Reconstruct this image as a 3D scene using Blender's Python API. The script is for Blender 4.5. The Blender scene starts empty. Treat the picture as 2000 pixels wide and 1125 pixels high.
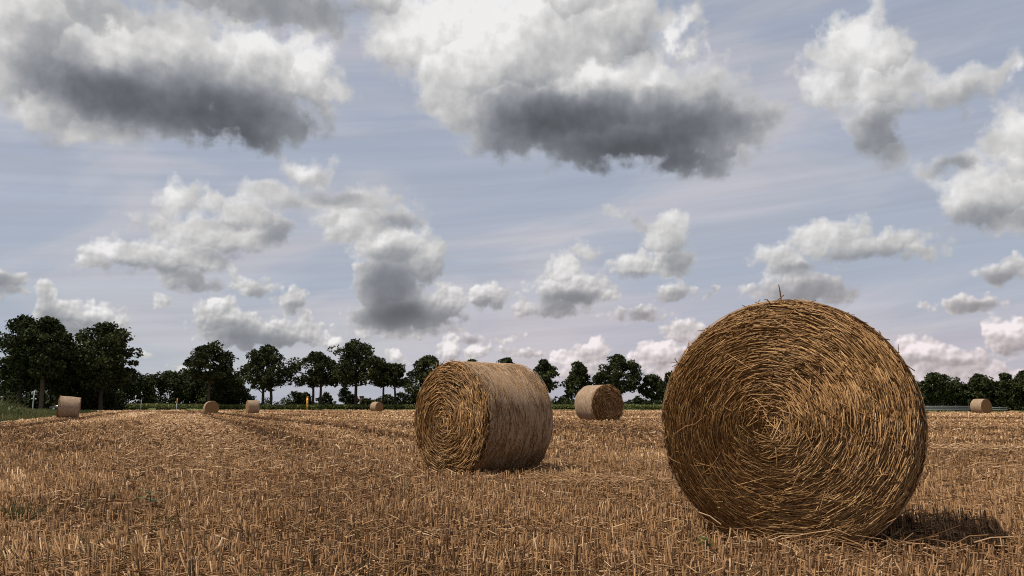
import bpy, math, random
import numpy as np
from mathutils import Vector, Matrix

R = math.radians
S = bpy.context.scene
COL = S.collection
RS = np.random.RandomState(7)

# ------------------------------------------------------------------ camera
EYE = 0.84
cam = bpy.data.cameras.new('camera')
cam.sensor_width = 36.0
cam.lens = 30.6
cam.clip_start = 0.05
cam.clip_end = 20000
cam_o = bpy.data.objects.new('camera', cam)
cam_o.location = (0, 0, EYE)
cam_o.rotation_euler = (R(90 + 7.74), 0, 0)
COL.objects.link(cam_o)
S.camera = cam_o

# ------------------------------------------------------------------ exposure and render settings
S.view_settings.view_transform = 'Standard'
S.view_settings.look = 'None'
S.view_settings.exposure = 0.0
S.view_settings.gamma = 1.0
S.view_settings.use_curve_mapping = False
S.render.engine = 'CYCLES'
S.cycles.max_bounces = 4
S.cycles.diffuse_bounces = 3
S.cycles.glossy_bounces = 2
S.cycles.transparent_max_bounces = 6
S.cycles.use_denoising = False
S.cycles.filter_width = 1.1
S.cycles.sample_clamp_indirect = 4.0

# ------------------------------------------------------------------ sun
SUN_EL = 60.0        # degrees above the horizon
SUN_AZ = -98.0       # compass bearing from the viewing direction (+Y); negative is left
sl = bpy.data.lights.new('sun', 'SUN')
sl.energy = 4.7
sl.angle = R(0.53)
sl.color = (1.0, 0.89, 0.74)
sun_o = bpy.data.objects.new('sun', sl)
COL.objects.link(sun_o)
sd = Vector((math.sin(R(SUN_AZ)) * math.cos(R(SUN_EL)), math.cos(R(SUN_AZ)) * math.cos(R(SUN_EL)), math.sin(R(SUN_EL))))
sun_o.rotation_euler = sd.to_track_quat('Z', 'Y').to_euler()
sun_o.location = sd * 60

# ------------------------------------------------------------------ sky: Nishita air, thin veil, cumulus by bearing and elevation
# bearing, elevation, half width, half height of each puff of cloud, in degrees
CLOUD_PUFFS = [
    (-30.11, 20.41, 3.97, 4.16), (-26.16, 19.36, 5.38, 3.63), (-21.19, 20.95, 7.64, 3.27), (-17.08, 20.82, 4.82, 2.9), (-13.8, 20.81, 2.65, 2.02),
    (-11.93, 20.08, 1.51, 0.69), (-22.23, 17.65, 6.28, 1.51), (-18.5, 16.9, 3.76, 1), (-26.27, 16.74, 3.65, 1.12), (-29.09, 17.44, 2.54, 2.15),
    (-28.36, 22.71, 10.99, 1.66), (-17.25, 24.73, 8.39, 1.62), (-8.48, 25.8, 3.83, 1.36), (-17.91, 17.89, 5.37, 1.93), (-22.31, 19, 6.89, 2.4),
    (-4.59, 23.83, 5.96, 2.94), (0, 22.64, 7.72, 4.4), (-7.39, 23.41, 2.78, 2.01), (4.54, 19.72, 8.98, 3.21), (-0.35, 19.77, 4.72, 3.06),
    (10.39, 19.32, 6.75, 2.54), (14.71, 18.7, 3.6, 1.57), (6.93, 17.54, 7.85, 2.11), (1.74, 17.66, 4.52, 1.47), (11.63, 15.61, 2.83, 0.91),
    (7.05, 24.04, 4.53, 2.77), (11.18, 23.34, 1.29, 1.38), (5.32, 25.65, 5.63, 1.82), (-3.5, 20.38, 2.62, 1.92), (11.36, 17.66, 5.68, 2.4),
    (15.1, 15.98, 0.81, 1.12), (-1.41, 21.69, 5.96, 3.8), (22.73, 21.04, 2.85, 2.35), (20.65, 19.51, 2.09, 1.66), (24.39, 18.88, 3.49, 1.42),
    (27.51, 18.42, 3.04, 1.21), (29.72, 18.77, 1.59, 0.99), (23.53, 16.88, 1.76, 1.81), (24.03, 15.31, 1.22, 0.97), (21.61, 22.98, 0.61, 0.76),
    (31.18, 18.8, 0.46, 0.61), (31.08, 15.69, 1.59, 2.27), (29.77, 11.95, 2.99, 1.89), (30.73, 10.81, 1.53, 1.16), (27.5, 14.08, 1.5, 0.71),
    (27.88, 11.56, 1.48, 1.13), (31.04, 13.39, 1.27, 1.72), (-21.65, 12.3, 1.49, 1.18), (-19.69, 12.51, 1.04, 1.07), (-22.78, 11.27, 1.61, 0.8),
    (-17.34, 11.98, 2.19, 1.34), (-15.24, 11.06, 1.28, 0.84), (-19.14, 10.58, 4.28, 1.02), (-24.55, 9.28, 1.84, 1.04), (-26.04, 8.4, 0.99, 0.55),
    (-21.79, 9.15, 4.12, 1), (-20.37, 7.66, 1.74, 0.76), (-13.65, 14.46, 1.57, 1.23), (-14.19, 13.07, 3.24, 0.78), (-10.23, 13.16, 3.5, 0.99),
    (-8.03, 12.41, 1.96, 0.86), (-11.7, 12.11, 1.32, 0.85), (-9.69, 11.36, 2.67, 1.19), (-7.65, 10.26, 2.69, 1.47), (-5.79, 9.53, 1.49, 1.34),
    (-8.28, 7.91, 2.33, 2), (-6.75, 6.1, 3.6, 1.4), (-4.07, 6.79, 1.15, 1.28), (-8.9, 5.9, 1.59, 1.2), (-9.43, 7.22, 0.93, 1),
    (-7.72, 4.82, 3.64, 0.47), (-16.84, 7.39, 1.31, 0.84), (-17.8, 8.09, 0.43, 0.51), (-14.29, 6.67, 1.02, 0.85), (-13.37, 5.71, 0.64, 0.59),
    (-18.93, 5.81, 1.09, 0.89), (-17.99, 5.13, 2.08, 0.7), (-15.64, 4.61, 3.13, 0.84), (-13.27, 4.83, 0.9, 0.65), (-17.8, 4.18, 1.84, 0.7),
    (-28.42, 6.59, 0.63, 0.83), (-27.76, 5.38, 1.17, 0.95), (-25.72, 5.29, 1.59, 0.85), (-24.22, 4.86, 0.68, 0.55), (-26.62, 4.35, 1.51, 0.66),
    (-27.12, 3.73, 1.87, 0.36), (-30.52, 7.04, 0.86, 0.7), (-30.04, 6.34, 0.71, 0.29), (-1.6, 7.31, 1.29, 1.08), (3.58, 8.82, 1.36, 1.14),
    (4.07, 7.6, 2.77, 1.08), (3.05, 6.47, 2.23, 0.74), (6.49, 7.1, 0.94, 0.47), (0.61, 6.47, 0.54, 0.67), (10.34, 10.85, 1.39, 1.52),
    (8.14, 9.15, 1.47, 0.93), (10.54, 9.35, 1.52, 1.26), (7.26, 12.5, 0.88, 0.4), (8.69, 11.73, 0.94, 0.53), (6.52, 12.85, 0.41, 0.27),
    (4.61, 10.15, 1.02, 0.4), (8.24, 5.91, 1.86, 0.43), (10.48, 7.2, 1.25, 0.66), (12.87, 7.3, 0.32, 0.46), (20.35, 10.25, 2.65, 1.2),
    (17.54, 9.23, 1.8, 1.03), (23.57, 9.72, 2.76, 0.86), (25.68, 9.25, 1.22, 0.61), (18.29, 8.65, 1.85, 0.58), (18.39, 7.27, 2.82, 0.96),
    (20.25, 6.96, 1.14, 0.82), (29.53, 7.55, 1.45, 0.65), (30.33, 7.99, 0.61, 0.47), (27.97, 5.81, 1.48, 0.42), (25.34, 5.92, 0.28, 0.15),
    (-11.64, 3.97, 0.71, 0.66), (-7.53, 3.19, 0.6, 0.46), (-4.1, 3.64, 0.84, 0.87), (-2.36, 3.51, 0.94, 0.6), (-2.7, 4.42, 0.84, 0.3),
    (0.67, 3.52, 1.62, 0.34), (3.86, 2.94, 1.34, 0.73), (5.37, 3.63, 1.17, 0.93), (4.36, 2.27, 2, 0.47), (11.17, 4.77, 1.17, 0.73),
    (9.67, 3.27, 1.7, 0.99), (10.62, 2.34, 1.62, 0.53), (25.04, 3.19, 1.6, 0.91), (27.05, 2.65, 2.24, 0.6), (26.21, 2.13, 3.24, 0.66),
    (29.8, 4.01, 1.32, 1.16), (28.58, 1.8, 2.07, 0.41), (-20.57, 2.29, 0.59, 0.19), (-24.89, 2.98, 0.44, 0.24), (-0.34, 4.46, 0.67, 0.2),
    (-22.79, 3.09, 0.4, 0.19), (-21.94, 6.32, 0.53, 0.31),
]
# the same, and how much thicker (+) or thinner (-) the cloud is there
CLOUD_DEPTH = [
    (-21.66, 18.32, 9.33, 2.87, 0.8), (-17.9, 17.8, 6.62, 2.33, 0.55), (-26.08, 18.19, 4.24, 1.9, 0.45), (-17.52, 16.26, 4.11, 1.41, 0.5), (-28.73, 20.09, 3.8, 3.1, 0.35),
    (-15.28, 24.94, 9.86, 1.78, 0.5), (-24.96, 23.33, 7, 1.42, 0.25), (-13.03, 17.72, 1.66, 1.27, 0.25), (-13.51, 22.08, 2.33, 2.15, -0.25), (-17.47, 22.46, 2.89, 1.35, -0.15),
    (-24.78, 20.6, 2.62, 1.02, -0.2), (-29.88, 17.31, 1.32, 1.14, -0.15), (6.59, 17.78, 10.55, 3.24, 0.95), (8.95, 16.06, 7.41, 1.95, 0.6), (3.15, 19.26, 5.22, 2.42, 0.35),
    (13.7, 18.15, 4.94, 1.58, 0.45), (0.35, 18.64, 4.18, 2.6, 0.35), (8.41, 22.42, 2.42, 1.87, 0.22), (-1.39, 16.51, 2.08, 1.32, 0.3), (11.95, 15.2, 3.31, 1.3, 0.4),
    (-6, 24.09, 4.55, 2.78, -0.28), (-1.42, 24.2, 4.59, 3.1, -0.2), (6.65, 20.93, 3.81, 1.59, -0.2), (11.18, 23.34, 1.53, 1.53, -0.4), (23.65, 16.26, 2.63, 2.41, 0.6),
    (27.45, 17.55, 3.03, 1.02, 0.2), (24.47, 20.2, 1.46, 1.17, 0.1), (23.05, 21.44, 2.39, 2.05, -0.3), (20.2, 19.72, 1.55, 1.51, -0.25), (29.17, 10.83, 3.41, 1.17, 0.4),
    (27.5, 14.08, 1.64, 0.89, 0.5), (31.08, 15.69, 1.28, 1.98, -0.2), (31.18, 18.8, 0.52, 0.7, -0.4), (-15.24, 10.97, 1.66, 1.1, 0.5), (-17.86, 9.38, 2.94, 0.64, 0.4),
    (-23.21, 8.28, 3.74, 0.62, 0.4), (-20.22, 7.6, 2.4, 1.08, 0.45), (-18.56, 11.26, 1.85, 0.45, 0.25), (-21.67, 12.61, 1.19, 1.06, -0.25), (-25.26, 9.38, 1.26, 0.79, -0.25),
    (-19.7, 12.61, 0.86, 0.88, -0.2), (-11.73, 13.32, 2.31, 0.59, 0.4), (-7.86, 12.02, 2.36, 0.8, 0.4), (-14.82, 12.77, 1.61, 0.45, 0.2), (-13.76, 14.94, 1.31, 0.84, -0.25),
    (-7.94, 7.75, 3.17, 3.17, 0.75), (-6.74, 5.69, 4.66, 1.34, 0.7), (-4.76, 8.8, 1.35, 1.34, 0.2), (-7.83, 10.75, 1.68, 0.67, -0.15), (-16.2, 6.93, 1.07, 0.58, 0.35),
    (-13.95, 6.12, 0.89, 0.65, 0.35), (-16.09, 4.02, 4.04, 1.03, 0.6), (-18.28, 4.87, 2.44, 0.96, 0.4), (-18.95, 6.19, 0.79, 0.64, -0.2), (-26.9, 4.58, 2.15, 1.02, 0.5),
    (-28.17, 5.56, 0.9, 1.01, 0.4), (-25.47, 5.7, 1.11, 0.67, -0.2), (-30.4, 6.76, 1.27, 0.93, 0.45), (-1.53, 6.67, 1.36, 0.54, 0.45), (-1.87, 7.75, 0.88, 0.67, -0.1),
    (3.73, 7, 3.04, 0.81, 0.65), (3.05, 6.13, 2.7, 0.61, 0.4), (3.58, 8.98, 1.16, 0.94, -0.2), (10.96, 9.34, 1.45, 1.52, 0.4), (8.12, 8.41, 2, 0.53, 0.4),
    (7.64, 9.59, 0.94, 0.6, -0.15), (8.53, 11.9, 1.68, 0.8, 0.25), (8.24, 5.81, 2.12, 0.53, 0.45), (10.48, 7.03, 1.44, 0.73, 0.4), (12.87, 7.3, 0.45, 0.59, 0.3),
    (22.66, 8.97, 4.07, 0.75, 0.5), (18.44, 8.45, 2.15, 0.58, 0.45), (19.76, 10.7, 1.82, 0.76, -0.15), (18.99, 7.02, 3.95, 1.27, 0.5), (29.51, 7.35, 1.65, 0.7, 0.5),
    (27.96, 5.72, 1.75, 0.48, 0.5), (-2.7, 4.32, 1.01, 0.34, 0.35), (0.67, 3.31, 1.68, 0.27, 0.2), (26.5, 2.43, 2.96, 0.42, 0.25), (25.2, 3.43, 1.38, 0.61, -0.3),
    (29.65, 4.46, 1.02, 0.64, -0.3), (-4.1, 3.77, 0.67, 0.67, -0.3), (-2.36, 3.65, 0.81, 0.47, -0.3), (5.38, 4.03, 0.87, 0.67, -0.3), (3.53, 3.11, 1.01, 0.53, -0.25),
    (9.68, 3.6, 1.31, 0.66, -0.3), (-11.64, 4.1, 0.58, 0.53, -0.3), (-7.53, 3.29, 0.46, 0.4, -0.3), (29.95, 3.13, 1.26, 0.46, 0.2), (9.98, 2.67, 1.63, 0.4, 0.15),
    (11.16, 4.24, 1.1, 0.33, 0.2),
]


class Nodes:
    """Small helper round a node tree: every call adds one node and returns its output."""
    def __init__(self, tree):
        self.t = tree

    def new(self, kind, ins=None, **props):
        n = self.t.nodes.new(kind)
        for k, v in props.items():
            setattr(n, k, v)
        for k, v in (ins or {}).items():
            if isinstance(v, bpy.types.NodeSocket):
                self.t.links.new(v, n.inputs[k])
            else:
                n.inputs[k].default_value = v
        return n

    def m(self, op, a, b=None, c=None, clamp=False):
        ins = {0: a}
        if b is not None:
            ins[1] = b
        if c is not None:
            ins[2] = c
        return self.new('ShaderNodeMath', ins, operation=op, use_clamp=clamp).outputs[0]

    def v(self, op, a, b=None, c=None, out=0):
        ins = {0: a}
        if b is not None:
            ins[1] = b
        if c is not None:
            ins[2] = c
        return self.new('ShaderNodeVectorMath', ins, operation=op).outputs[out]

    def scale(self, a, s):
        n = self.t.nodes.new('ShaderNodeVectorMath')
        n.operation = 'SCALE'
        self.t.links.new(a, n.inputs[0])
        if isinstance(s, bpy.types.NodeSocket):
            self.t.links.new(s, n.inputs['Scale'])
        else:
            n.inputs['Scale'].default_value = s
        return n.outputs[0]

    def xyz(self, x, y, z=0.0):
        return self.new('ShaderNodeCombineXYZ', {0: x, 1: y, 2: z}).outputs[0]

    def step(self, x, lo, hi, to0=0.0, to1=1.0, kind='SMOOTHSTEP'):
        return self.new('ShaderNodeMapRange', {0: x, 1: lo, 2: hi, 3: to0, 4: to1},
                        interpolation_type=kind).outputs[0]

    def mix(self, f, a, b, blend='MIX'):
        n = self.t.nodes.new('ShaderNodeMix')
        n.data_type = 'RGBA'
        n.blend_type = blend
        for i, v in ((0, f), (6, a), (7, b)):
            if isinstance(v, bpy.types.NodeSocket):
                self.t.links.new(v, n.inputs[i])
            else:
                n.inputs[i].default_value = v if i == 0 else (tuple(v) + (1.0,))[:4]
        return n.outputs[2]

    def noise(self, vec, scale, detail=3.0, rough=0.5, dims='3D', color=False, dist=0.0):
        n = self.new('ShaderNodeTexNoise', {'Vector': vec, 'Scale': scale, 'Detail': detail, 'Roughness': rough,
                                            'Distortion': dist}, noise_dimensions=dims)
        return n.outputs['Color' if color else 0]

    def voro(self, vec, scale, detail=0.0, rough=0.5, lac=2.0, dims='3D'):
        n = self.t.nodes.new('ShaderNodeTexVoronoi')
        n.voronoi_dimensions = dims
        n.feature = 'SMOOTH_F1'
        n.normalize = True
        for k, v in (('Scale', scale), ('Detail', detail), ('Roughness', rough), ('Lacunarity', lac), ('Smoothness', 0.35)):
            n.inputs[k].default_value = v
        self.t.links.new(vec, n.inputs['Vector'])
        return n.outputs['Distance']


def build_sky():
    w = bpy.data.worlds.new('World')
    S.world = w
    w.use_nodes = True
    w.cycles.sampling_method = 'MANUAL'
    w.cycles.sample_map_resolution = 256
    t = w.node_tree
    t.nodes.clear()
    N = Nodes(t)
    tc = N.new('ShaderNodeTexCoord').outputs['Generated']
    sep = N.new('ShaderNodeSeparateXYZ', {0: tc})
    dx, dy, dz = sep.outputs
    az = N.m('MULTIPLY', N.m('ARCTAN2', dx, dy), 57.29578)
    el = N.m('MULTIPLY', N.m('ARCSINE', dz), 57.29578)
    elp = N.m('MAXIMUM', el, 0.0)
    high = N.step(el, 2.0, 17.0)                 # near clouds overhead are large and soft, far ones small and crisp
    P = N.xyz(az, el)
    # --- cauliflower relief: lumps of several sizes, growing with elevation
    wn = N.v('SUBTRACT', N.noise(P, 0.5, 5, 0.55, '2D', True), (0.5, 0.5, 0.5))
    wamp = N.step(el, 1.0, 22.0, 1.1, 4.2, 'LINEAR')
    W = N.v('ADD', P, N.v('MULTIPLY', N.scale(wn, wamp), (1.0, 0.75, 0.0)))
    wob = N.v('ADD', P, N.scale(wn, N.step(el, 1.0, 20.0, 0.25, 1.1, 'LINEAR')))
    v1 = N.voro(wob, 1.25, 1.2, 0.36, 2.4, '2D')
    v2 = N.voro(wob, 0.30, 2.0, 0.36, 2.4, '2D')
    bump = N.mix(high, N.m('SUBTRACT', 0.42, v1), N.m('SUBTRACT', 0.42, v2))
    bump = N.new('ShaderNodeSeparateXYZ', {0: bump}).outputs[0]
    sh = N.v('ADD', wob, (-0.35, 0.55, 0.0))
    s1 = N.voro(N.v('ADD', wob, (-0.12, 0.19, 0.0)), 1.25, 1.2, 0.36, 2.4, '2D')
    s2 = N.voro(sh, 0.30, 2.0, 0.36, 2.4, '2D')
    relief = N.mix(high, N.m('SUBTRACT', s1, v1), N.m('SUBTRACT', s2, v2))
    relief = N.new('ShaderNodeSeparateXYZ', {0: relief}).outputs[0]
    # --- puffs: smooth union of ellipses
    acc = tip = None
    for cx, cy, rx, ry in CLOUD_PUFFS:
        q = N.v('MULTIPLY_ADD', W, (1 / rx, 1 / ry, 0), (-cx / rx, -cy / ry, 0))
        ln = N.v('LENGTH', q, out=1)
        rm = min(ry * 1.0, rx) ** 0.8
        s = N.m('MULTIPLY_ADD', ln, -rm, rm)
        acc = s if acc is None else N.m('SMOOTH_MAX', acc, s, 0.22)
        # which way the puff that stands out here is facing: towards the light (up, left) or away
        h = N.m('MULTIPLY_ADD', N.v('DOT_PRODUCT', q, (-0.42, 0.91, 0.0), out=1), 0.25 * rm, s)
        tip = h if tip is None else N.m('SMOOTH_MAX', tip, h, 0.12)
    facing = N.m('DIVIDE', N.m('SUBTRACT', tip, acc), N.step(el, 1.0, 20.0, 0.24, 0.55, 'LINEAR'))
    # --- the sky outside the photograph goes on with the same kind of cumulus
    plane = N.v('DIVIDE', tc, N.xyz(N.m('ADD', N.m('MAXIMUM', dz, 0.0), 0.10), N.m('ADD', N.m('MAXIMUM', dz, 0.0), 0.10), 1.0))
    plane = N.v('MULTIPLY', plane, (1.0, 1.0, 0.0))
    far = N.noise(plane, 0.8, 6, 0.55, '2D')
    far_s = N.m('MULTIPLY', N.m('SUBTRACT', far, 0.51), 9.0)
    out = N.m('MAXIMUM', N.step(N.m('ABSOLUTE', az), 31.0, 38.0), N.step(el, 27.5, 33.0))
    acc = N.m('ADD', N.m('MULTIPLY', acc, N.m('SUBTRACT', 1.0, out)), N.m('MULTIPLY', far_s, out))
    bamp = N.step(el, 1.0, 20.0, 0.75, 2.3, 'LINEAR')
    fine = N.m('SUBTRACT', N.noise(P, 0.9, 6, 0.50, '2D'), 0.5)
    D = N.m('ADD', acc, N.m('MULTIPLY', bump, bamp))
    D = N.m('ADD', D, N.m('MULTIPLY', fine, N.step(el, 1.0, 20.0, 0.45, 1.3, 'LINEAR')))
    soft = N.step(el, 1.0, 20.0, 0.16, 1.0, 'LINEAR')
    alpha = N.step(N.m('DIVIDE', D, soft), -0.15, 1.0)
    # --- how thick the cloud is: grey bases and sunlit crowns
    depth = None
    WD = N.v('ADD', P, N.v('MULTIPLY', N.scale(wn, wamp), (0.45, 0.30, 0.0)))
    for cx, cy, rx, ry, a in CLOUD_DEPTH:
        rx *= 1.15
        ry *= 1.15
        q = N.v('MULTIPLY_ADD', WD, (1 / rx, 1 / ry, 0), (-cx / rx, -cy / ry, 0))
        ln = N.v('LENGTH', q, out=1)
        k = N.step(ln, 1.0, 0.15)
        depth = N.m('MULTIPLY', k, a) if depth is None else N.m('MULTIPLY_ADD', k, a, depth)
    depth = N.m('ADD', depth, N.m('MULTIPLY', N.m('MULTIPLY', N.step(far_s, 0.4, 2.2), 0.55), out))
    depth = N.m('ADD', depth, N.m('MULTIPLY', fine, N.step(high, 0.0, 1.0, 0.15, 0.38)))
    thick = N.step(N.m('DIVIDE', D, soft), 0.6, 4.0, 0.0, 0.10)
    rel = N.m('MULTIPLY', relief, N.m('MULTIPLY', N.step(depth, 0.8, 0.0, 0.15, 1.25), N.step(high, 0.0, 1.0, 0.85, 0.62)))
    opt = N.m('SUBTRACT', N.m('ADD', depth, thick), rel)
    facing = N.m('MULTIPLY', N.m('MULTIPLY', facing, N.m('SUBTRACT', 1.0, out)), N.step(depth, 0.9, 0.0, 0.10, 0.30))
    opt = N.m('SUBTRACT', opt, N.m('MAXIMUM', N.m('MINIMUM', facing, 0.38), -0.38))
    lum = N.m('MULTIPLY', 0.59, N.m('EXPONENT', N.m('MULTIPLY', opt, -1.18)))
    lum = N.m('MINIMUM', N.m('MAXIMUM', lum, 0.10), 0.86)
    tone = N.mix(N.step(lum, 0.12, 0.6), (0.90, 0.97, 1.09), (1.0, 0.99, 0.985))
    low_r = N.m('MULTIPLY', N.step(el, 10.0, 1.0), N.step(az, -22.0, 14.0))
    tone = N.mix(low_r, tone, (1.10, 0.965, 0.985))
    cloud = N.scale(tone, lum)
    # --- clear air with a streaky veil
    sky = N.new('ShaderNodeTexSky', sky_type='NISHITA', sun_disc=False, sun_elevation=R(SUN_EL), sun_rotation=R(SUN_AZ),
                altitude=50.0, air_density=1.0, dust_density=0.6, ozone_density=1.0).outputs[0]
    air = N.scale(sky, 0.10)
    stp = N.v('MULTIPLY', N.xyz(N.m('MULTIPLY_ADD', el, -1.6, az), N.m('MULTIPLY_ADD', az, -0.075, el)), (0.035, 0.5, 0.0))
    st = N.noise(stp, 1.0, 5, 0.55, '2D')
    veil = N.m('MULTIPLY', N.step(st, 0.30, 0.70, 0.84, 1.0), N.step(el, 29.0, 14.0, 0.76, 0.98, 'LINEAR'))
    vcol = N.mix(low_r, (0.450, 0.474, 0.543), (0.515, 0.474, 0.54))
    st2 = N.noise(N.v('MULTIPLY', stp, (1.3, 2.6, 0.0)), 1.0, 4, 0.6, '2D')
    vcol = N.scale(vcol, N.step(st2, 0.30, 0.70, 0.95, 1.05, 'LINEAR'))
    milk = N.noise(N.v('MULTIPLY', N.xyz(N.m('MULTIPLY_ADD', el, -1.2, az), el), (0.055, 0.16, 0.0)), 1.0, 5, 0.55, '2D', dist=0.5)
    vcol = N.mix(N.step(milk, 0.38, 0.64), N.mix(1.0, vcol, (0.92, 0.95, 0.985), 'MULTIPLY'), N.mix(1.0, vcol, (1.17, 1.11, 1.06), 'MULTIPLY'))
    air = N.mix(veil, air, vcol)
    col = N.mix(alpha, air, cloud)
    # below the horizon: plain ground haze, never seen past the ground sheet
    col = N.mix(N.step(el, -0.6, -2.0), col, (0.16, 0.13, 0.10))
    bg = N.new('ShaderNodeBackground', {0: col, 1: 1.0})
    o = N.new('ShaderNodeOutputWorld')
    t.links.new(bg.outputs[0], o.inputs[0])


build_sky()


# ------------------------------------------------------------------ mesh helpers
def mesh_np(name, V, F, mats, attrs=None, smooth=False, fmat=None):
    """One mesh from numpy vertices and faces (F: one array or a list of arrays with 3 or 4 columns)."""
    V = np.asarray(V, np.float32).reshape(-1, 3)
    Fs = F if isinstance(F, list) else [F]
    Fs = [np.asarray(f, np.int32) for f in Fs if len(f)]
    me = bpy.data.meshes.new(name)
    me.vertices.add(len(V))
    me.vertices.foreach_set('co', V.ravel())
    loops = np.concatenate([f.ravel() for f in Fs])
    tot = np.concatenate([np.full(len(f), f.shape[1], np.int32) for f in Fs])
    start = np.concatenate([[0], np.cumsum(tot)[:-1]]).astype(np.int32)
    me.loops.add(len(loops))
    me.loops.foreach_set('vertex_index', loops)
    me.polygons.add(len(tot))
    me.polygons.foreach_set('loop_start', start)
    if smooth:
        me.polygons.foreach_set('use_smooth', np.ones(len(tot), bool))
    for m in (mats if isinstance(mats, (list, tuple)) else [mats]):
        me.materials.append(m)
    if fmat is not None:
        me.polygons.foreach_set('material_index', np.asarray(fmat, np.int32))
    for k, a in (attrs or {}).items():
        at = me.attributes.new(k, 'FLOAT', 'POINT')
        at.data.foreach_set('value', np.asarray(a, np.float32))
    me.update(calc_edges=True)
    return me


def obj(name, me, parent=None, **props):
    o = bpy.data.objects.new(name, me)
    COL.objects.link(o)
    if parent is not None:
        o.parent = parent
    for k, v in props.items():
        o[k] = v
    return o


def thing(name, label, category, loc=(0, 0, 0), rot=(0, 0, 0), group=None):
    o = bpy.data.objects.new(name, None)
    o.empty_display_size = 0.3
    COL.objects.link(o)
    o.location = loc
    o.rotation_euler = rot
    o['label'] = label
    o['category'] = category
    if group:
        o['group'] = group
    return o


def norm(a):
    return a / np.maximum(np.linalg.norm(a, axis=-1, keepdims=True), 1e-9)


def tubes(P, rad, sides=3, tint=None, cap=False, phase=0.0):
    """P: (N,K,3) polylines, rad: (N,) or (N,K). Returns vertices, list of face arrays, tint per vertex."""
    P = np.asarray(P, float)
    N, K, _ = P.shape
    rad = np.asarray(rad, float)
    if rad.ndim == 1:
        rad = np.repeat(rad[:, None], K, 1)
    t = np.empty_like(P)
    if K > 2:
        t[:, 1:-1] = P[:, 2:] - P[:, :-2]
    t[:, 0] = P[:, 1] - P[:, 0]
    t[:, -1] = P[:, -1] - P[:, -2]
    t = norm(t)
    ref = np.zeros((N, 1, 3))
    ax = np.argmin(np.abs(t[:, K // 2]), axis=1)
    ref[np.arange(N), 0, ax] = 1.0
    n1 = norm(np.cross(t, np.repeat(ref, K, 1)))
    n2 = np.cross(t, n1)
    V = []
    for i in range(sides):
        a = np.reshape(2 * math.pi * i / sides + np.asarray(phase, float), (-1, 1, 1))
        V.append(P + rad[..., None] * (np.cos(a) * n1 + np.sin(a) * n2))
    V = np.stack(V, 2)                                   # N,K,sides,3
    idx = np.arange(N * K * sides).reshape(N, K, sides)
    fs = []
    for i in range(sides if sides > 2 else 1):
        j = (i + 1) % sides
        fs.append(np.stack([idx[:, :-1, i], idx[:, :-1, j], idx[:, 1:, j], idx[:, 1:, i]], -1).reshape(-1, 4))
    F = [np.concatenate(fs)]
    if cap and sides in (3, 4):
        F.append(idx[:, -1, :].reshape(-1, sides))
    T = None if tint is None else np.repeat(np.asarray(tint, float), K * sides)
    return V.reshape(-1, 3), F, T


class Bag:
    """Collects several vertex/face sets into one mesh."""
    def __init__(self):
        self.V, self.F3, self.F4, self.T, self.n = [], [], [], [], 0

    def add(self, V, F, T=None):
        V = np.asarray(V, float).reshape(-1, 3)
        for f in (F if isinstance(F, list) else [F]):
            f = np.asarray(f, np.int64)
            if len(f):
                (self.F3 if f.shape[1] == 3 else self.F4).append(f + self.n)
        self.V.append(V)
        self.T.append(np.full(len(V), 0.5) if T is None else np.broadcast_to(np.asarray(T, float), (len(V),)))
        self.n += len(V)
        return self

    def box(self, c, s, rz=0.0, T=None, taper=1.0):
        x, y, z = s[0] / 2, s[1] / 2, s[2] / 2
        v = np.array([[-x, -y, -z], [x, -y, -z], [x, y, -z], [-x, y, -z],
                      [-x * taper, -y * taper, z], [x * taper, -y * taper, z], [x * taper, y * taper, z], [-x * taper, y * taper, z]])
        ca, sa = math.cos(rz), math.sin(rz)
        v = np.stack([v[:, 0] * ca - v[:, 1] * sa, v[:, 0] * sa + v[:, 1] * ca, v[:, 2]], 1) + np.array(c)
        f = [[0, 3, 2, 1], [4, 5, 6, 7], [0, 1, 5, 4], [1, 2, 6, 5], [2, 3, 7, 6], [3, 0, 4, 7]]
        return self.add(v, np.array(f), T)

    def tube(self, pts, r, sides=6, T=None):
        pts = np.asarray(pts, float)[None]
        V, F, _ = tubes(pts, np.atleast_2d(np.asarray(r, float)) if np.ndim(r) else np.array([r], float), sides)
        K = pts.shape[1]
        caps = np.array([(K - 1) * sides + np.arange(sides)])
        if sides in (3, 4):
            F = F + [caps]
        else:
            c = caps[0]
            F = F + [np.array([[c[0], c[i], c[i + 1]] for i in range(1, sides - 1)])]
        return self.add(V, F, T)

    def mesh(self, name, mats, smooth=False):
        F = []
        if self.F3:
            F.append(np.concatenate(self.F3))
        if self.F4:
            F.append(np.concatenate(self.F4))
        return mesh_np(name, np.concatenate(self.V), F, mats, {'tint': np.concatenate(self.T)}, smooth)


# smooth value noise in 2D, for terrain, tints and growth
def vnoise(x, y, seed=0):
    def h(i, j):
        n = (i.astype(np.int64) * 374761393 + j.astype(np.int64) * 668265263 + seed * 1442695041) & 0x7fffffff
        n = ((n ^ (n >> 13)) * 1274126177) & 0x7fffffff
        return (n ^ (n >> 16)) % 65536 / 65535.0
    x = np.asarray(x, float)
    y = np.asarray(y, float)
    i, j = np.floor(x), np.floor(y)
    fx, fy = x - i, y - j
    fx, fy = fx * fx * (3 - 2 * fx), fy * fy * (3 - 2 * fy)
    a = h(i, j) * (1 - fx) + h(i + 1, j) * fx
    b = h(i, j + 1) * (1 - fx) + h(i + 1, j + 1) * fx
    return a * (1 - fy) + b * fy


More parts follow.
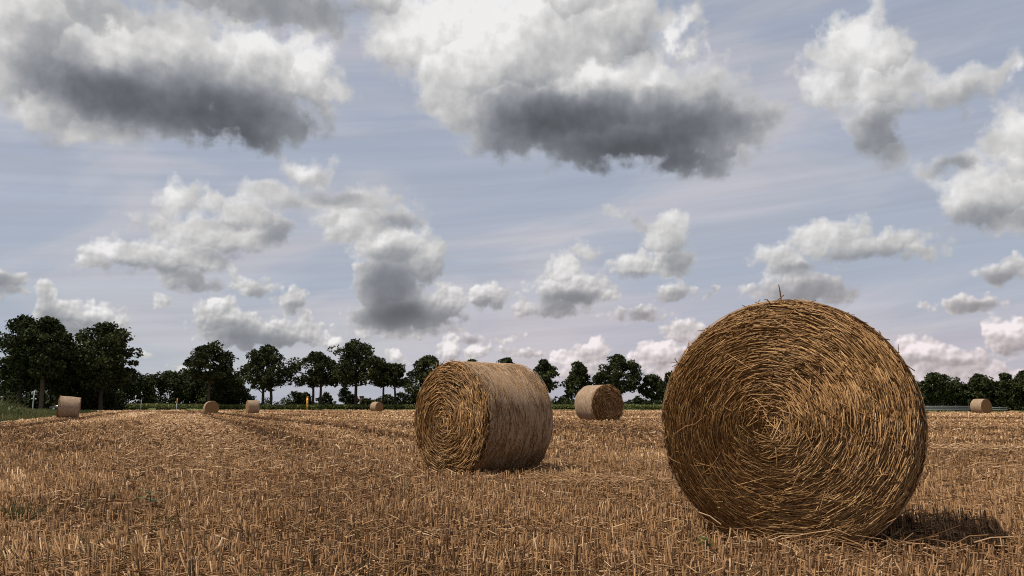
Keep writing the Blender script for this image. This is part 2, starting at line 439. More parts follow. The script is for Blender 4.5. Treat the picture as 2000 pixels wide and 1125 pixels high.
def fbm(x, y, seed=0, oct=3):
    s, a, t = 0.0, 1.0, 0.0
    for k in range(oct):
        s = s + a * vnoise(np.asarray(x) * 2 ** k + 17.3 * k, np.asarray(y) * 2 ** k - 9.1 * k, seed + k)
        t += a
        a *= 0.5
    return s / t


# ------------------------------------------------------------------ materials
def new_mat(name):
    m = bpy.data.materials.new(name)
    m.use_nodes = True
    m.node_tree.nodes.clear()
    return m, Nodes(m.node_tree)


def finish(m, N, color, rough=0.7, spec=0.25, bump=None, bump_d=0.01, bump_s=0.6, trans=None, metal=0.0):
    ins = {'Base Color': color if isinstance(color, bpy.types.NodeSocket) else tuple(color) + (1.0,),
           'Roughness': rough, 'Specular IOR Level': spec, 'Metallic': metal}
    p = N.new('ShaderNodeBsdfPrincipled', ins)
    if bump is not None:
        b = N.new('ShaderNodeBump', {'Strength': bump_s, 'Distance': bump_d, 'Height': bump})
        m.node_tree.links.new(b.outputs[0], p.inputs['Normal'])
    out = p.outputs[0]
    if trans is not None:
        tr = N.new('ShaderNodeBsdfTranslucent', {0: trans if isinstance(trans, bpy.types.NodeSocket) else tuple(trans) + (1.0,)})
        mx = N.new('ShaderNodeMixShader', {0: 0.25, 1: out, 2: tr.outputs[0]})
        out = mx.outputs[0]
    o = N.new('ShaderNodeOutputMaterial')
    m.node_tree.links.new(out, o.inputs[0])
    return m


def ramp(N, f, stops):
    n = N.t.nodes.new('ShaderNodeValToRGB')
    e = n.color_ramp.elements
    while len(e) < len(stops):
        e.new(0.5)
    for el_, (p, c) in zip(e, stops):
        el_.position = p
        el_.color = tuple(c) + (1.0,)
    N.t.links.new(f, n.inputs[0])
    return n.outputs[0]


def tint_of(N):
    return N.new('ShaderNodeAttribute', attribute_name='tint').outputs['Fac']


def straw_material(name, stops, trans=False, rough=0.55, spec=0.30):
    m, N = new_mat(name)
    t = tint_of(N)
    g = N.new('ShaderNodeNewGeometry')
    n = N.noise(g.outputs['Position'], 60.0, 2, 0.6)
    f = N.m('ADD', t, N.m('MULTIPLY', N.m('SUBTRACT', n, 0.5), 0.35), clamp=True)
    c = ramp(N, f, stops)
    return finish(m, N, c, rough, spec, trans=c if trans else None)


M = {}
M['bale_straw'] = straw_material('bale_straw', [(0.0, (.040, .018, .006)), (0.35, (.140, .069, .023)), (0.7, (.295, .158, .056)), (1.0, (.58, .37, .17))])
M['stubble'] = straw_material('stubble_straw', [(0.0, (.056, .029, .014)), (0.4, (.228, .129, .062)), (0.75, (.395, .247, .132)), (1.0, (.66, .48, .31))], False, 0.75, 0.10)
M['leaf'] = straw_material('leaf', [(0.0, (.019, .025, .011)), (0.5, (.040, .050, .019)), (1.0, (.082, .095, .034))], False, 0.8, 0.08)
M['grass'] = straw_material('grass_blade', [(0.0, (.045, .060, .018)), (0.5, (.085, .105, .032)), (0.8, (.15, .15, .060)), (1.0, (.28, .24, .13))], True)
M['crop'] = straw_material('crop_leaf', [(0.0, (.038, .055, .014)), (0.5, (.085, .108, .027)), (1.0, (.17, .18, .055))], True)


def mat_simple(name, c, rough=0.6, spec=0.3, var=0.25, scale=8.0, metal=0.0):
    m, N = new_mat(name)
    tc = N.new('ShaderNodeTexCoord').outputs['Object']
    n = N.noise(tc, scale, 4, 0.6)
    col = N.mix(n, tuple(k * (1 - var) for k in c), tuple(min(1, k * (1 + var)) for k in c))
    return finish(m, N, col, rough, spec, metal=metal)


M['bark'] = mat_simple('bark', (.055, .045, .034), 0.9, 0.1, 0.5, 3.0)
M['bark_pale'] = mat_simple('bark_pale', (.095, .075, .055), 0.9, 0.1, 0.4, 3.0)
M['white_paint'] = mat_simple('white_paint', (.42, .44, .46), 0.5, 0.3, 0.12)
M['yellow_paint'] = mat_simple('yellow_paint', (.75, .36, .02), 0.45, 0.4, 0.1)
M['orange_paint'] = mat_simple('orange_paint', (.62, .30, .06), 0.5, 0.3, 0.1)
M['blue_grey_paint'] = mat_simple('blue_grey_paint', (.30, .38, .42), 0.5, 0.4, 0.15)
M['car_paint'] = mat_simple('car_paint', (.020, .022, .028), 0.22, 0.5, 0.05)
M['rubber'] = mat_simple('rubber', (.018, .018, .019), 0.8, 0.2, 0.2)
M['rim_metal'] = mat_simple('rim_metal', (.45, .46, .48), 0.35, 0.5, 0.1, metal=0.7)
M['car_glass'] = mat_simple('car_glass', (.012, .016, .018), 0.06, 0.6, 0.05)
M['lamp_glass'] = mat_simple('lamp_glass', (.20, .21, .22), 0.15, 0.5, 0.05)
M['brick_wall'] = mat_simple('dark_brick', (.075, .05, .04), 0.9, 0.2, 0.3, 2.0)
M['asphalt'] = mat_simple('asphalt', (.055, .055, .058), 0.85, 0.2, 0.25, 1.5)
M['umbel'] = mat_simple('white_umbel', (.48, .49, .42), 0.7, 0.2, 0.15)
M['pale_rail'] = mat_simple('pale_rail', (.22, .235, .24), 0.6, 0.3, 0.15)


# ------------------------------------------------------------------ ground and field
SL = 0.385           # the drill rows and tractor tracks run along (-SL, 1)


def terrain(x, y):
    x = np.asarray(x, float)
    y = np.asarray(y, float)
    z = 0.20 * np.exp(-((x - 5.0) ** 2 + (y - 36.0) ** 2) / (2 * 9.0 ** 2))
    z = z + 0.10 * np.exp(-((x - 46.0) ** 2 + (y - 86.0) ** 2) / (2 * 18.0 ** 2))
    z = z + 0.05 * (fbm(x / 7.0, y / 7.0, 3, 2) - 0.5) * np.clip((y - 2) / 10, 0, 1)
    # two wheel tracks pressed into the stubble
    s = x + SL * y
    for c in (3.3, 5.1):
        cc = c + 0.25 * np.sin(y / 19.0)
        fade = np.clip((y - 14) / 8, 0, 1)
        z = z - fade * (0.06 * np.exp(-((s - cc) / 0.26) ** 2) - 0.03 * np.exp(-((np.abs(s - cc) - 0.55) / 0.2) ** 2))
    return z


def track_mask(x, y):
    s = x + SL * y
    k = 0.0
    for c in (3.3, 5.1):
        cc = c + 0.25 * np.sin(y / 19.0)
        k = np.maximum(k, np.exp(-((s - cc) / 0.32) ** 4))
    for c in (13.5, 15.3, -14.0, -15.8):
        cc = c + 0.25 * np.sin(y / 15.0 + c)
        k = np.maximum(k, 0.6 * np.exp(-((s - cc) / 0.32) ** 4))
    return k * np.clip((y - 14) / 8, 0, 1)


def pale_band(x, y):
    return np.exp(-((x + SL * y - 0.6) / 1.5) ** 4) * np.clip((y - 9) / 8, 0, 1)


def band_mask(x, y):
    """Track shade painted as darker stubble tint, beside the wheel tracks and across the right of the field."""
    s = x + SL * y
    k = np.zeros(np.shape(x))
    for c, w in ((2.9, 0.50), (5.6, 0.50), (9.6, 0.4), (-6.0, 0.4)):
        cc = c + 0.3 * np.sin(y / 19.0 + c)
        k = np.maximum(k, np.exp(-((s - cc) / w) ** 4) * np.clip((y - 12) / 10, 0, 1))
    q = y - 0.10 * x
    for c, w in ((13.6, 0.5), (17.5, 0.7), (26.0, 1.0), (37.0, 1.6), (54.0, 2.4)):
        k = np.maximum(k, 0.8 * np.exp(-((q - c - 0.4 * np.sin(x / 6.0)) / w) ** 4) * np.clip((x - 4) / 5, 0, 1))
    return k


# corners of the stubble field, anticlockwise
FIELD = np.array([(14, -30), (150, -30), (150, 104), (58, 116), (34, 178), (16, 187), (-102, 187), (-70, 150), (-50, 104), (-32, 60), (-24.5, 42), (-16.0, 24), (-9.5, 8), (-7.5, -30)], float)


def inside(poly, x, y):
    x = np.asarray(x, float)
    y = np.asarray(y, float)
    r = np.zeros(x.shape, bool)
    for i in range(len(poly)):
        x1, y1 = poly[i]
        x2, y2 = poly[(i + 1) % len(poly)]
        c = ((y1 > y) != (y2 > y)) & (x < (x2 - x1) * (y - y1) / (y2 - y1 + 1e-12) + x1)
        r ^= c
    return r


def field_material():
    m, N = new_mat('field_soil')
    pos = N.new('ShaderNodeNewGeometry').outputs['Position']
    sx = N.new('ShaderNodeSeparateXYZ', {0: pos})
    x, y, z = sx.outputs
    row = N.xyz(N.m('MULTIPLY_ADD', y, SL, x), N.m('MULTIPLY_ADD', x, -SL, y), z)
    straw = N.noise(N.v('MULTIPLY', row, (16.0, 3.5, 4.0)), 1.0, 6, 0.65, dist=0.4)
    cross = N.noise(N.v('MULTIPLY', row, (3.0, 22.0, 4.0)), 1.0, 4, 0.6, dist=0.6)
    big = N.noise(N.v('MULTIPLY', row, (0.16, 0.022, 1.0)), 1.0, 4, 0.6)
    mid = N.noise(N.v('MULTIPLY', row, (0.9, 0.25, 1.0)), 1.0, 4, 0.6)
    f = N.m('ADD', N.m('MULTIPLY', straw, 0.55), N.m('MULTIPLY', cross, 0.45))
    f = N.m('ADD', f, N.m('MULTIPLY', N.m('SUBTRACT', big, 0.5), 0.35))
    f = N.m('ADD', f, N.m('MULTIPLY', N.m('SUBTRACT', mid, 0.5), 0.30))
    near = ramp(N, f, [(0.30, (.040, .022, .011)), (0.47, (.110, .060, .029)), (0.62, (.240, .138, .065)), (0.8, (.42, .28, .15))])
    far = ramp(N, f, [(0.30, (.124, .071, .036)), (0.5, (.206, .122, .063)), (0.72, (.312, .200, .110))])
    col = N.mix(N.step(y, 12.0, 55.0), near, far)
    return finish(m, N, col, 0.9, 0.1, bump=N.m('ADD', straw, cross), bump_d=0.03, bump_s=0.8)


def ground_material():
    m, N = new_mat('rough_grass_ground')
    pos = N.new('ShaderNodeNewGeometry').outputs['Position']
    a = N.noise(pos, 0.35, 5, 0.6)
    b = N.noise(pos, 6.0, 4, 0.65)
    f = N.m('ADD', N.m('MULTIPLY', a, 0.5), N.m('MULTIPLY', b, 0.5))
    col = ramp(N, f, [(0.3, (.040, .055, .016)), (0.52, (.085, .105, .028)), (0.75, (.18, .165, .060))])
    return finish(m, N, col, 0.9, 0.1, bump=b, bump_d=0.06, bump_s=0.8)


def sheet(name, xs, ys, mat, zoff=0.0, poly=None, kind='structure'):
    X, Y = np.meshgrid(xs, ys)
    Z = terrain(X, Y) + zoff
    nx, ny = len(xs), len(ys)
    V = np.stack([X, Y, Z], -1).reshape(-1, 3)
    i = np.arange(nx * ny).reshape(ny, nx)
    F = np.stack([i[:-1, :-1], i[:-1, 1:], i[1:, 1:], i[1:, :-1]], -1).reshape(-1, 4)
    if poly is not None:
        c = V[F].mean(1)
        F = F[inside(poly, c[:, 0], c[:, 1])]
    return obj(name, mesh_np(name, V, F, mat, smooth=True), kind=kind)


def build_ground():
    s = np.concatenate([-np.geomspace(6000, 150, 14), np.linspace(-140, 140, 113), np.geomspace(150, 6000, 14)])
    t = np.concatenate([-np.geomspace(3000, 40, 10), np.linspace(-36, 220, 105), np.geomspace(230, 9000, 16)])
    sheet('ground', s, t, ground_material(), -0.14)
    xs = np.concatenate([np.arange(-104, -30, 2.0), np.arange(-30, 30, 0.35), np.arange(30, 152, 2.0)])
    ys = np.concatenate([np.arange(-30, 2, 2.0), np.arange(2, 40, 0.35), np.arange(40, 70, 0.8), np.arange(70, 190, 1.5)])
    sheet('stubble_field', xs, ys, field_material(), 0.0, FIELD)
    # the lane beyond the grass verge at the left
    a, b = np.array([-64.0, 116.0]), np.array([-170.0, 216.0])
    d = norm((b - a)[None])[0]
    n = np.array([-d[1], d[0]])
    pts = []
    for k in np.linspace(0, 1, 30):
        c = a + (b - a) * k
        for w in (-2.6, 2.6):
            p = c + n * w
            pts.append((p[0], p[1], terrain(p[0], p[1]) + 0.05))
    i = np.arange(60).reshape(30, 2)
    F = np.stack([i[:-1, 0], i[:-1, 1], i[1:, 1], i[1:, 0]], -1)
    obj('lane', mesh_np('lane', pts, F, M['asphalt']), kind='structure')


build_ground()


# ------------------------------------------------------------------ stubble: cut stalks standing in drill rows
BALES = []           # x, y, radius kept free of stubble


def by_bale(x, y):
    """1 where a bale has pressed the stubble round its foot, fading out over a ragged edge."""
    k = np.zeros(len(x))
    for bx, by, ax, hw, hl in BALES:
        ca, sa = math.cos(ax), math.sin(ax)
        u = (x - bx) * ca + (y - by) * sa
        v = -(x - bx) * sa + (y - by) * ca
        e = np.maximum(np.abs(u) - hw - 0.06, np.abs(v) - hl - 0.12)
        k = np.maximum(k, np.clip(1 - e / 0.12, 0, 1))
    return k


def free_of_bales(x, y):
    k = np.ones(len(x), bool)
    for bx, by, ax, hl, hw in BALES:
        ca, sa = math.cos(ax), math.sin(ax)
        u = (x - bx) * ca + (y - by) * sa
        v = -(x - bx) * sa + (y - by) * ca
        k &= ~((np.abs(u) < hl) & (np.abs(v) < hw))
    return k


def scatter(y0, y1, dens, margin=1.25, rows=True, seed=1):
    """Stalk positions in the strip y0..y1 of the view wedge, gathered into drill rows."""
    rs = np.random.RandomState(seed)
    half = lambda y: y * 0.62 * margin + 1.5
    area = (half(y0) + half(y1)) * (y1 - y0)
    if dens > 0:
        n = int(area * dens)
        y = np.sqrt(rs.uniform(y0 ** 2, y1 ** 2, n))
    else:                                   # equal cover at every distance: fewer and broader with distance
        k = 2 - 1.55
        n = int(1.24 * margin * -dens * 7 ** 1.55 * (y1 ** k - y0 ** k) / k)
        y = (y0 ** k + rs.rand(n) * (y1 ** k - y0 ** k)) ** (1 / k)
    x = rs.uniform(-1, 1, n) * half(y)
    if rows:
        s = x + SL * y
        pitch = 0.125
        s = np.round(s / pitch) * pitch + rs.normal(0, 0.021, n)
        x = s - SL * y
    k = inside(FIELD, x, y) & free_of_bales(x, y)
    k &= rs.rand(len(x)) < np.clip(0.35 + 1.5 * fbm(x / 0.55, y / 0.55, 61, 2), 0, 1)
    return x[k], y[k], rs


def stalks(x, y, rs, hmin, hmax, r, sides, bag, lean=0.16, seg=2):
    n = len(x)
    big = fbm((x + SL * y) / 3.2, y / 26.0, 11, 3)
    patch = fbm(x / 0.8, y / 0.8, 5, 3)
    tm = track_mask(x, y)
    h = rs.uniform(hmin, hmax, n) * (0.65 + 0.7 * patch) * (1 - 0.85 * tm)
    h = h * (1 - 0.66 * by_bale(x, y))
    dirn = fbm(x / 2.3, y / 2.3, 21, 2) * 9.0
    la = np.abs(rs.normal(0, lean, n)) + 0.55 * np.clip(patch - 0.52, 0, 1) + rs.choice([0, 0.75], n, p=[.82, .18]) * rs.uniform(0.6, 1.5, n)
    th = dirn + rs.normal(0, 0.9, n)
    z0 = terrain(x, y)
    b = np.stack([x, y, z0 - 0.02], -1)
    off = np.stack([np.cos(th) * np.sin(la), np.sin(th) * np.sin(la), np.cos(la)], -1)
    pts = [b + off * (h * k / (seg - 1))[:, None] for k in range(seg)]
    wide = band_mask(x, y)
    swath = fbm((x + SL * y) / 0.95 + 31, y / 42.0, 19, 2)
    tint = np.clip(0.44 + 0.45 * (swath - 0.5) * np.clip((y - 8) / 10, 0, 1) + 1.0 * (big - 0.5) + 0.5 * (patch - 0.5) + rs.normal(0, 0.22, n) - 0.30 * tm - 0.42 * wide + 0.16 * pale_band(x, y), 0, 1)  # tracks and bands tinted darker to paint in their shade
    V, F, T = tubes(np.stack(pts, 1), r * np.maximum(1.0, (y / 7.0) ** 0.92) * rs.uniform(0.7, 1.35, n), sides, tint, cap=sides > 2, phase=rs.uniform(0, 6.28, n))
    bag.add(V, F, T)


def lying(x, y, rs, lmin, lmax, r, sides, bag, zmax=0.06, bright=0.0, ang=None, spread=1.6, bend=None):
    """Loose straw lying on and in the stubble."""
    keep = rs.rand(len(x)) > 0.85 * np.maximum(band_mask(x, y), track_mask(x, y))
    x, y = x[keep], y[keep]
    if np.ndim(r):
        r = r[keep]
    n = len(x)
    L = rs.uniform(lmin, lmax, n)
    a = rs.uniform(0, math.pi, n) if ang is None else ang + rs.normal(0, spread, n)
    tilt = rs.normal(0, 0.20, n)
    d = np.stack([np.cos(a) * np.cos(tilt), np.sin(a) * np.cos(tilt), np.sin(tilt)], -1)
    c = np.stack([x, y, terrain(x, y) + rs.uniform(0.01, zmax, n) + 0.5 * L * np.abs(np.sin(tilt))], -1)
    bow = np.zeros((n, 3))
    bow[:, 2] = rs.uniform(-0.02, 0.05, n) * L * 2
    P = np.stack([c - d * L[:, None] / 2, c + bow, c + d * L[:, None] / 2], 1)
    if bend is None:
        P = P[:, ::2]
    tint = np.clip(rs.normal(0.52 + bright, 0.22, n), 0, 1)
    V, F, T = tubes(P, r * rs.uniform(0.7, 1.3, n), sides, tint, phase=rs.uniform(0, 6.28, n))
    bag.add(V, F, T)


# ------------------------------------------------------------------ round straw bales
def bale_body_material():
    """Straw packed under a net: fibres running round the drum on the side, rings on the ends."""
    m, N = new_mat('packed_straw')
    tc = N.new('ShaderNodeTexCoord').outputs['Object']
    s = N.new('ShaderNodeSeparateXYZ', {0: tc})
    x, y, z = s.outputs
    rad = N.m('SQRT', N.m('ADD', N.m('MULTIPLY', x, x), N.m('MULTIPLY', z, z)))
    ang = N.m('ARCTAN2', x, z)
    side = N.noise(N.xyz(N.m('MULTIPLY', ang, 5.0), N.m('MULTIPLY', y, 48.0), rad), 1.0, 5, 0.65, dist=0.5)
    face = N.noise(N.xyz(N.m('MULTIPLY', rad, 42.0), N.m('MULTIPLY', ang, 3.0), 0.0), 1.0, 5, 0.65, dist=0.6)
    isf = tint_of(N)
    f = N.m('ADD', N.m('MULTIPLY', side, N.m('SUBTRACT', 1.0, isf)), N.m('MULTIPLY', face, isf))
    spot = N.noise(tc, 9.0, 4, 0.65)
    f2 = N.m('ADD', f, N.m('MULTIPLY', N.m('SUBTRACT', spot, 0.5), 0.25))
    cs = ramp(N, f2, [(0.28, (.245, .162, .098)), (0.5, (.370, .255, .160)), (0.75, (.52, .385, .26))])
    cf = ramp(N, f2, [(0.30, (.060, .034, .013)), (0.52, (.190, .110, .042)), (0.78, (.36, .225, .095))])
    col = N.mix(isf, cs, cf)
    return finish(m, N, col, 0.75, 0.2, bump=f, bump_d=0.02, bump_s=0.9)


def far_bale_material():
    m, N = new_mat('far_packed_straw')
    tc = N.new('ShaderNodeTexCoord').outputs['Object']
    s = N.new('ShaderNodeSeparateXYZ', {0: tc})
    x, y, z = s.outputs
    rad = N.m('SQRT', N.m('ADD', N.m('MULTIPLY', x, x), N.m('MULTIPLY', z, z)))
    a = N.noise(N.v('MULTIPLY', tc, (5.0, 16.0, 5.0)), 1.0, 4, 0.7)
    b = N.noise(N.xyz(N.m('MULTIPLY', rad, 26.0), N.m('MULTIPLY', N.m('ARCTAN2', x, z), 2.5), 0.0), 1.0, 4, 0.65)
    isf = tint_of(N)
    f = N.m('ADD', N.m('MULTIPLY', a, N.m('SUBTRACT', 1.0, isf)), N.m('MULTIPLY', b, isf))
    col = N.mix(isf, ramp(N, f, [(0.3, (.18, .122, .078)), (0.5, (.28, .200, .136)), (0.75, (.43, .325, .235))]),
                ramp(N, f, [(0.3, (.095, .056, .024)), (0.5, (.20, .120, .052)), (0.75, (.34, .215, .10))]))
    return finish(m, N, col, 0.8, 0.2, bump=f, bump_d=0.03, bump_s=1.0)


M['packed'] = bale_body_material()
M['packed_far'] = far_bale_material()
M['net'] = mat_simple('bale_net', (.52, .39, .27), 0.6, 0.2, 0.12, 30.0)
M['torn_net'] = mat_simple('torn_net', (.42, .35, .28), 0.6, 0.2, 0.1, 30.0)


def squash(V, Rb, flat):
    V = np.asarray(V, float).copy()
    lim = -Rb * flat
    z = V[..., 2]
    V[..., 2] = np.where(z < lim, lim + (z - lim) * 0.15, z)
    return V


def drum(Rb, L, flat, na=96, ny=14, nr=10, rough=0.012, seed=1, bulge=0.05):
    """Closed drum: side wall, rounded rims, two end discs. tint = 1 on the ends, 0 on the side."""
    bag = Bag()
    rs = np.random.RandomState(seed)
    th = np.linspace(0, 2 * math.pi, na, endpoint=False)
    prof = []
    for i in range(nr):
        r = Rb * (0.02 + 0.94 * i / (nr - 1))
        prof.append((-L / 2 - bulge * (1 - (r / Rb) ** 2) + 0.03, r, 1.0))
    prof += [(-L / 2 + 0.022, Rb * 0.985, 0.6), (-L / 2 + 0.05, Rb, 0.0)]
    for y in np.linspace(-L / 2 + 0.12, L / 2 - 0.12, ny):
        prof.append((y, Rb * (1 + 0.008 * math.cos(y * 4)), 0.0))
    prof += [(-y, r, t) for y, r, t in reversed(prof[:nr + 2])]
    V, T = [], []
    for k, (y, r, t) in enumerate(prof):
        rr = r * (1 + rough * 2.2 * (fbm(np.cos(th) * 2.5 + 9 + seed, np.sin(th) * 2.5 + y * 3.0 + 5, seed, 3) - 0.5))
        V.append(np.stack([rr * np.cos(th), np.full(na, y) + (0.03 * (fbm(r * 9 * np.cos(th), r * 9 * np.sin(th), seed + 3, 2) - 0.5) if t == 1 else 0), rr * np.sin(th)], -1))
        T.append(np.full(na, t))
    V = squash(np.concatenate(V), Rb, flat)
    i = np.arange(len(prof) * na).reshape(len(prof), na)
    j = np.roll(i, -1, 1)
    F = np.stack([i[:-1], j[:-1], j[1:], i[1:]], -1).reshape(-1, 4)
    c0, c1 = i[0], i[-1]
    caps = np.array([[c0[0], c0[k + 1], c0[k]] for k in range(1, na - 1)] + [[c1[0], c1[k], c1[k + 1]] for k in range(1, na - 1)])
    bag.add(V, [F, caps], np.concatenate(T))
    return bag


def end_straws(n, Rb, L, flat, rs, lmin, lmax, wid, core=(0, 0), sides=3, seg=4, bulge=0.05, side=-1, proud=0.03, stray=0.06):
    """Straws wound round the end of a bale: short bowed tubes along the spiral, a few across it."""
    r = Rb * np.sqrt(rs.uniform(0.0, 1.0, n)) * 0.985
    r = np.maximum(r, 0.02)
    a = rs.uniform(0, 2 * math.pi, n)
    Ls = rs.uniform(lmin, lmax, n) * rs.uniform(0.5, 1.0, n)
    Ls = np.minimum(Ls, 0.09 + 0.5 * r)
    slope = rs.normal(0, 1, n) * (0.10 + 0.55 * np.clip(1 - r / (0.36 * Rb), 0, 1)) + 0.08
    wild = rs.rand(n) < stray
    slope = np.where(wild, rs.uniform(-1.3, 1.3, n), slope)
    dep = rs.uniform(0, 1, n) ** 1.4 * proud
    lift = rs.normal(0, 0.035, n) + np.where(wild, rs.uniform(-0.04, 0.08, n), 0)
    P = []
    rid = 0.030 * (fbm(r * 13.0 + 1.5 * np.sin(a * 2), a * 1.1, 44, 3) - 0.5)
    for k in np.linspace(-0.5, 0.5, seg):
        rr = r + slope * k * Ls
        rr = rr - 0.35 * (4 * k * k) * (np.sqrt(r * r + Ls * Ls / 4) - r) + 0.0
        tl = k * Ls
        f = np.clip(1 - r / Rb, 0, 1)
        x = rr * np.cos(a) - tl * np.sin(a) + core[0] * f
        z = rr * np.sin(a) + tl * np.cos(a) + core[1] * f
        over = np.maximum(1.0, np.sqrt(x * x + z * z) / (Rb * 1.0))
        x, z = x / over, z / over
        q = np.sqrt(x * x + z * z) / Rb
        wave = 0.05 * (fbm(x * 5 + 3, z * 5 + 8, 31, 3) - 0.5)
        y = L / 2 + bulge * (1 - q * q) - 0.028 + dep + wave + rid - np.clip(q - 0.90, 0, 1) ** 2 * 3.0 + lift * k * Ls * 2
        P.append(np.stack([x, side * y, z], -1))
    P = squash(np.stack(P, 1), Rb, flat)
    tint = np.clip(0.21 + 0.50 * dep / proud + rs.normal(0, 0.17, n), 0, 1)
    return tubes(P, wid * rs.uniform(0.6, 1.3, n), sides, tint, cap=True, phase=0.5)


def side_straws(n, Rb, L, flat, rs, lmin, lmax, wid, seg=3):
    a = rs.uniform(0, 2 * math.pi, n)
    y0 = rs.uniform(-L / 2 + 0.02, L / 2 - 0.02, n)
    Ls = rs.uniform(lmin, lmax, n)
    sl = rs.normal(0, 0.22, n)
    h = rs.uniform(-0.002, 0.010, n)
    P = []
    for k in np.linspace(-0.5, 0.5, seg):
        aa = a + k * Ls / Rb
        rr = Rb * 1.004 + h
        P.append(np.stack([rr * np.cos(aa), np.clip(y0 + sl * k * Ls, -L / 2, L / 2), rr * np.sin(aa)], -1))
    P = squash(np.stack(P, 1), Rb, flat)
    return tubes(P, wid * rs.uniform(0.6, 1.2, n), 3, np.clip(rs.normal(0.62, 0.18, n), 0, 1), phase=0.3)


def rim_straws(n, Rb, L, flat, rs, lmin, lmax, wid, side=-1, out_k=0.12):
    """Loose ends poking out all round the rim."""
    a = rs.uniform(0, 2 * math.pi, n)
    Ls = rs.uniform(lmin, lmax, n)
    c = np.stack([Rb * 0.99 * np.cos(a), side * (L / 2 - rs.uniform(0.0, 0.10, n)), Rb * 0.99 * np.sin(a)], -1)
    t = np.stack([-np.sin(a), np.zeros(n), np.cos(a)], -1) * rs.choice([-1, 1], n)[:, None]
    out = np.stack([np.cos(a), np.zeros(n), np.sin(a)], -1)
    d = norm(t * rs.uniform(0.5, 1.0, n)[:, None] + out * np.abs(rs.normal(0.0, out_k, n))[:, None] + np.array([0, side, 0]) * rs.uniform(-0.1, 0.45, n)[:, None])
    P = np.stack([c - d * Ls[:, None] * 0.3, c + d * Ls[:, None] * 0.2, c + d * Ls[:, None] * 0.7 + out * (0.02 * rs.normal(0, 1, n))[:, None]], 1)
    return tubes(squash(P, Rb, flat), wid * rs.uniform(0.6, 1.2, n), 3, np.clip(rs.normal(0.5, 0.25, n), 0, 1), cap=True)


def net_rings(Rb, L, flat, step, wid, rs, na=72):
    ys = np.arange(-L / 2 + 0.02, L / 2 - 0.01, step)
    n = len(ys)
    a = np.linspace(0, 2 * math.pi, na + 1)
    wob = 0.004 * np.sin(a[None] * rs.randint(5, 14, n)[:, None] + rs.uniform(0, 6, n)[:, None])
    rr = Rb * 1.012 + 0.004 + np.zeros((n, na + 1))
    P = np.stack([rr * np.cos(a), ys[:, None] + wob, rr * np.sin(a)], -1)
    return tubes(squash(P, Rb, flat), np.full(n, wid) * rs.uniform(0.7, 1.2, n), 3, np.full(n, 0.5))


STRAW_MESHES = []


def straw_meshes():
    """Six single straws of different bend and length; every picked-out straw shares one of them."""
    for k in range(6):
        b = Bag()
        l = 0.16 + 0.03 * k
        bend = (-1) ** k * (0.006 + 0.006 * k)
        b.tube([(-l / 2, 0, 0), (-l / 6, 0, bend), (l / 5, 0.004, bend), (l / 2, 0, -bend * 0.4)], [.0027, .0030, .0028, .0022], 4, 0.42 + 0.06 * k)
        STRAW_MESHES.append(b.mesh('straw', M['bale_straw']))


straw_meshes()


def picked_straws(parent, n, Rb, L, flat, rs, core=(0, 0), bulge=0.05, side=-1, scale=1.0):
    """Straws that stand clear of the bale's end, each an object of its own."""
    for k in range(n):
        r = Rb * math.sqrt(rs.uniform(0.01, 0.78))
        a = rs.uniform(0, 2 * math.pi)
        f = 1 - r / Rb
        x, z = r * math.cos(a) + core[0] * f, r * math.sin(a) + core[1] * f
        q2 = (x * x + z * z) / Rb ** 2
        y = side * (L / 2 + bulge * (1 - q2) + 0.006 + rs.uniform(0, 0.014) - max(0, math.sqrt(q2) - 0.9) ** 2 * 3)
        wild = rs.rand() < 0.30
        ang = a + math.pi / 2 + (rs.uniform(-1.4, 1.4) if wild else rs.normal(0, 0.16))
        p = squash(np.array([x, y, z]), Rb, flat)
        o = bpy.data.objects.new('straw', STRAW_MESHES[rs.randint(6)])
        COL.objects.link(o)
        o.parent = parent
        o.location = p + np.array([0, 0, parent['lift']])
        lift = rs.uniform(0.0, 0.22) if wild else rs.normal(0, 0.05)
        # long axis in the plane of the end, turned by ang, tipped outward by lift
        o.rotation_euler = (0, -ang, 0)
        o.rotation_mode = 'XYZ'
        o.rotation_euler = (Matrix.Rotation(-ang, 4, 'Y') @ Matrix.Rotation(side * lift, 4, 'Z')).to_euler()
        s = rs.uniform(0.7, 1.25) * scale
        o.scale = (s * min(1.0, 0.45 + 1.2 * r / Rb), scale, scale)


GROUP_BALES = 'round straw bales lying on the stubble field'


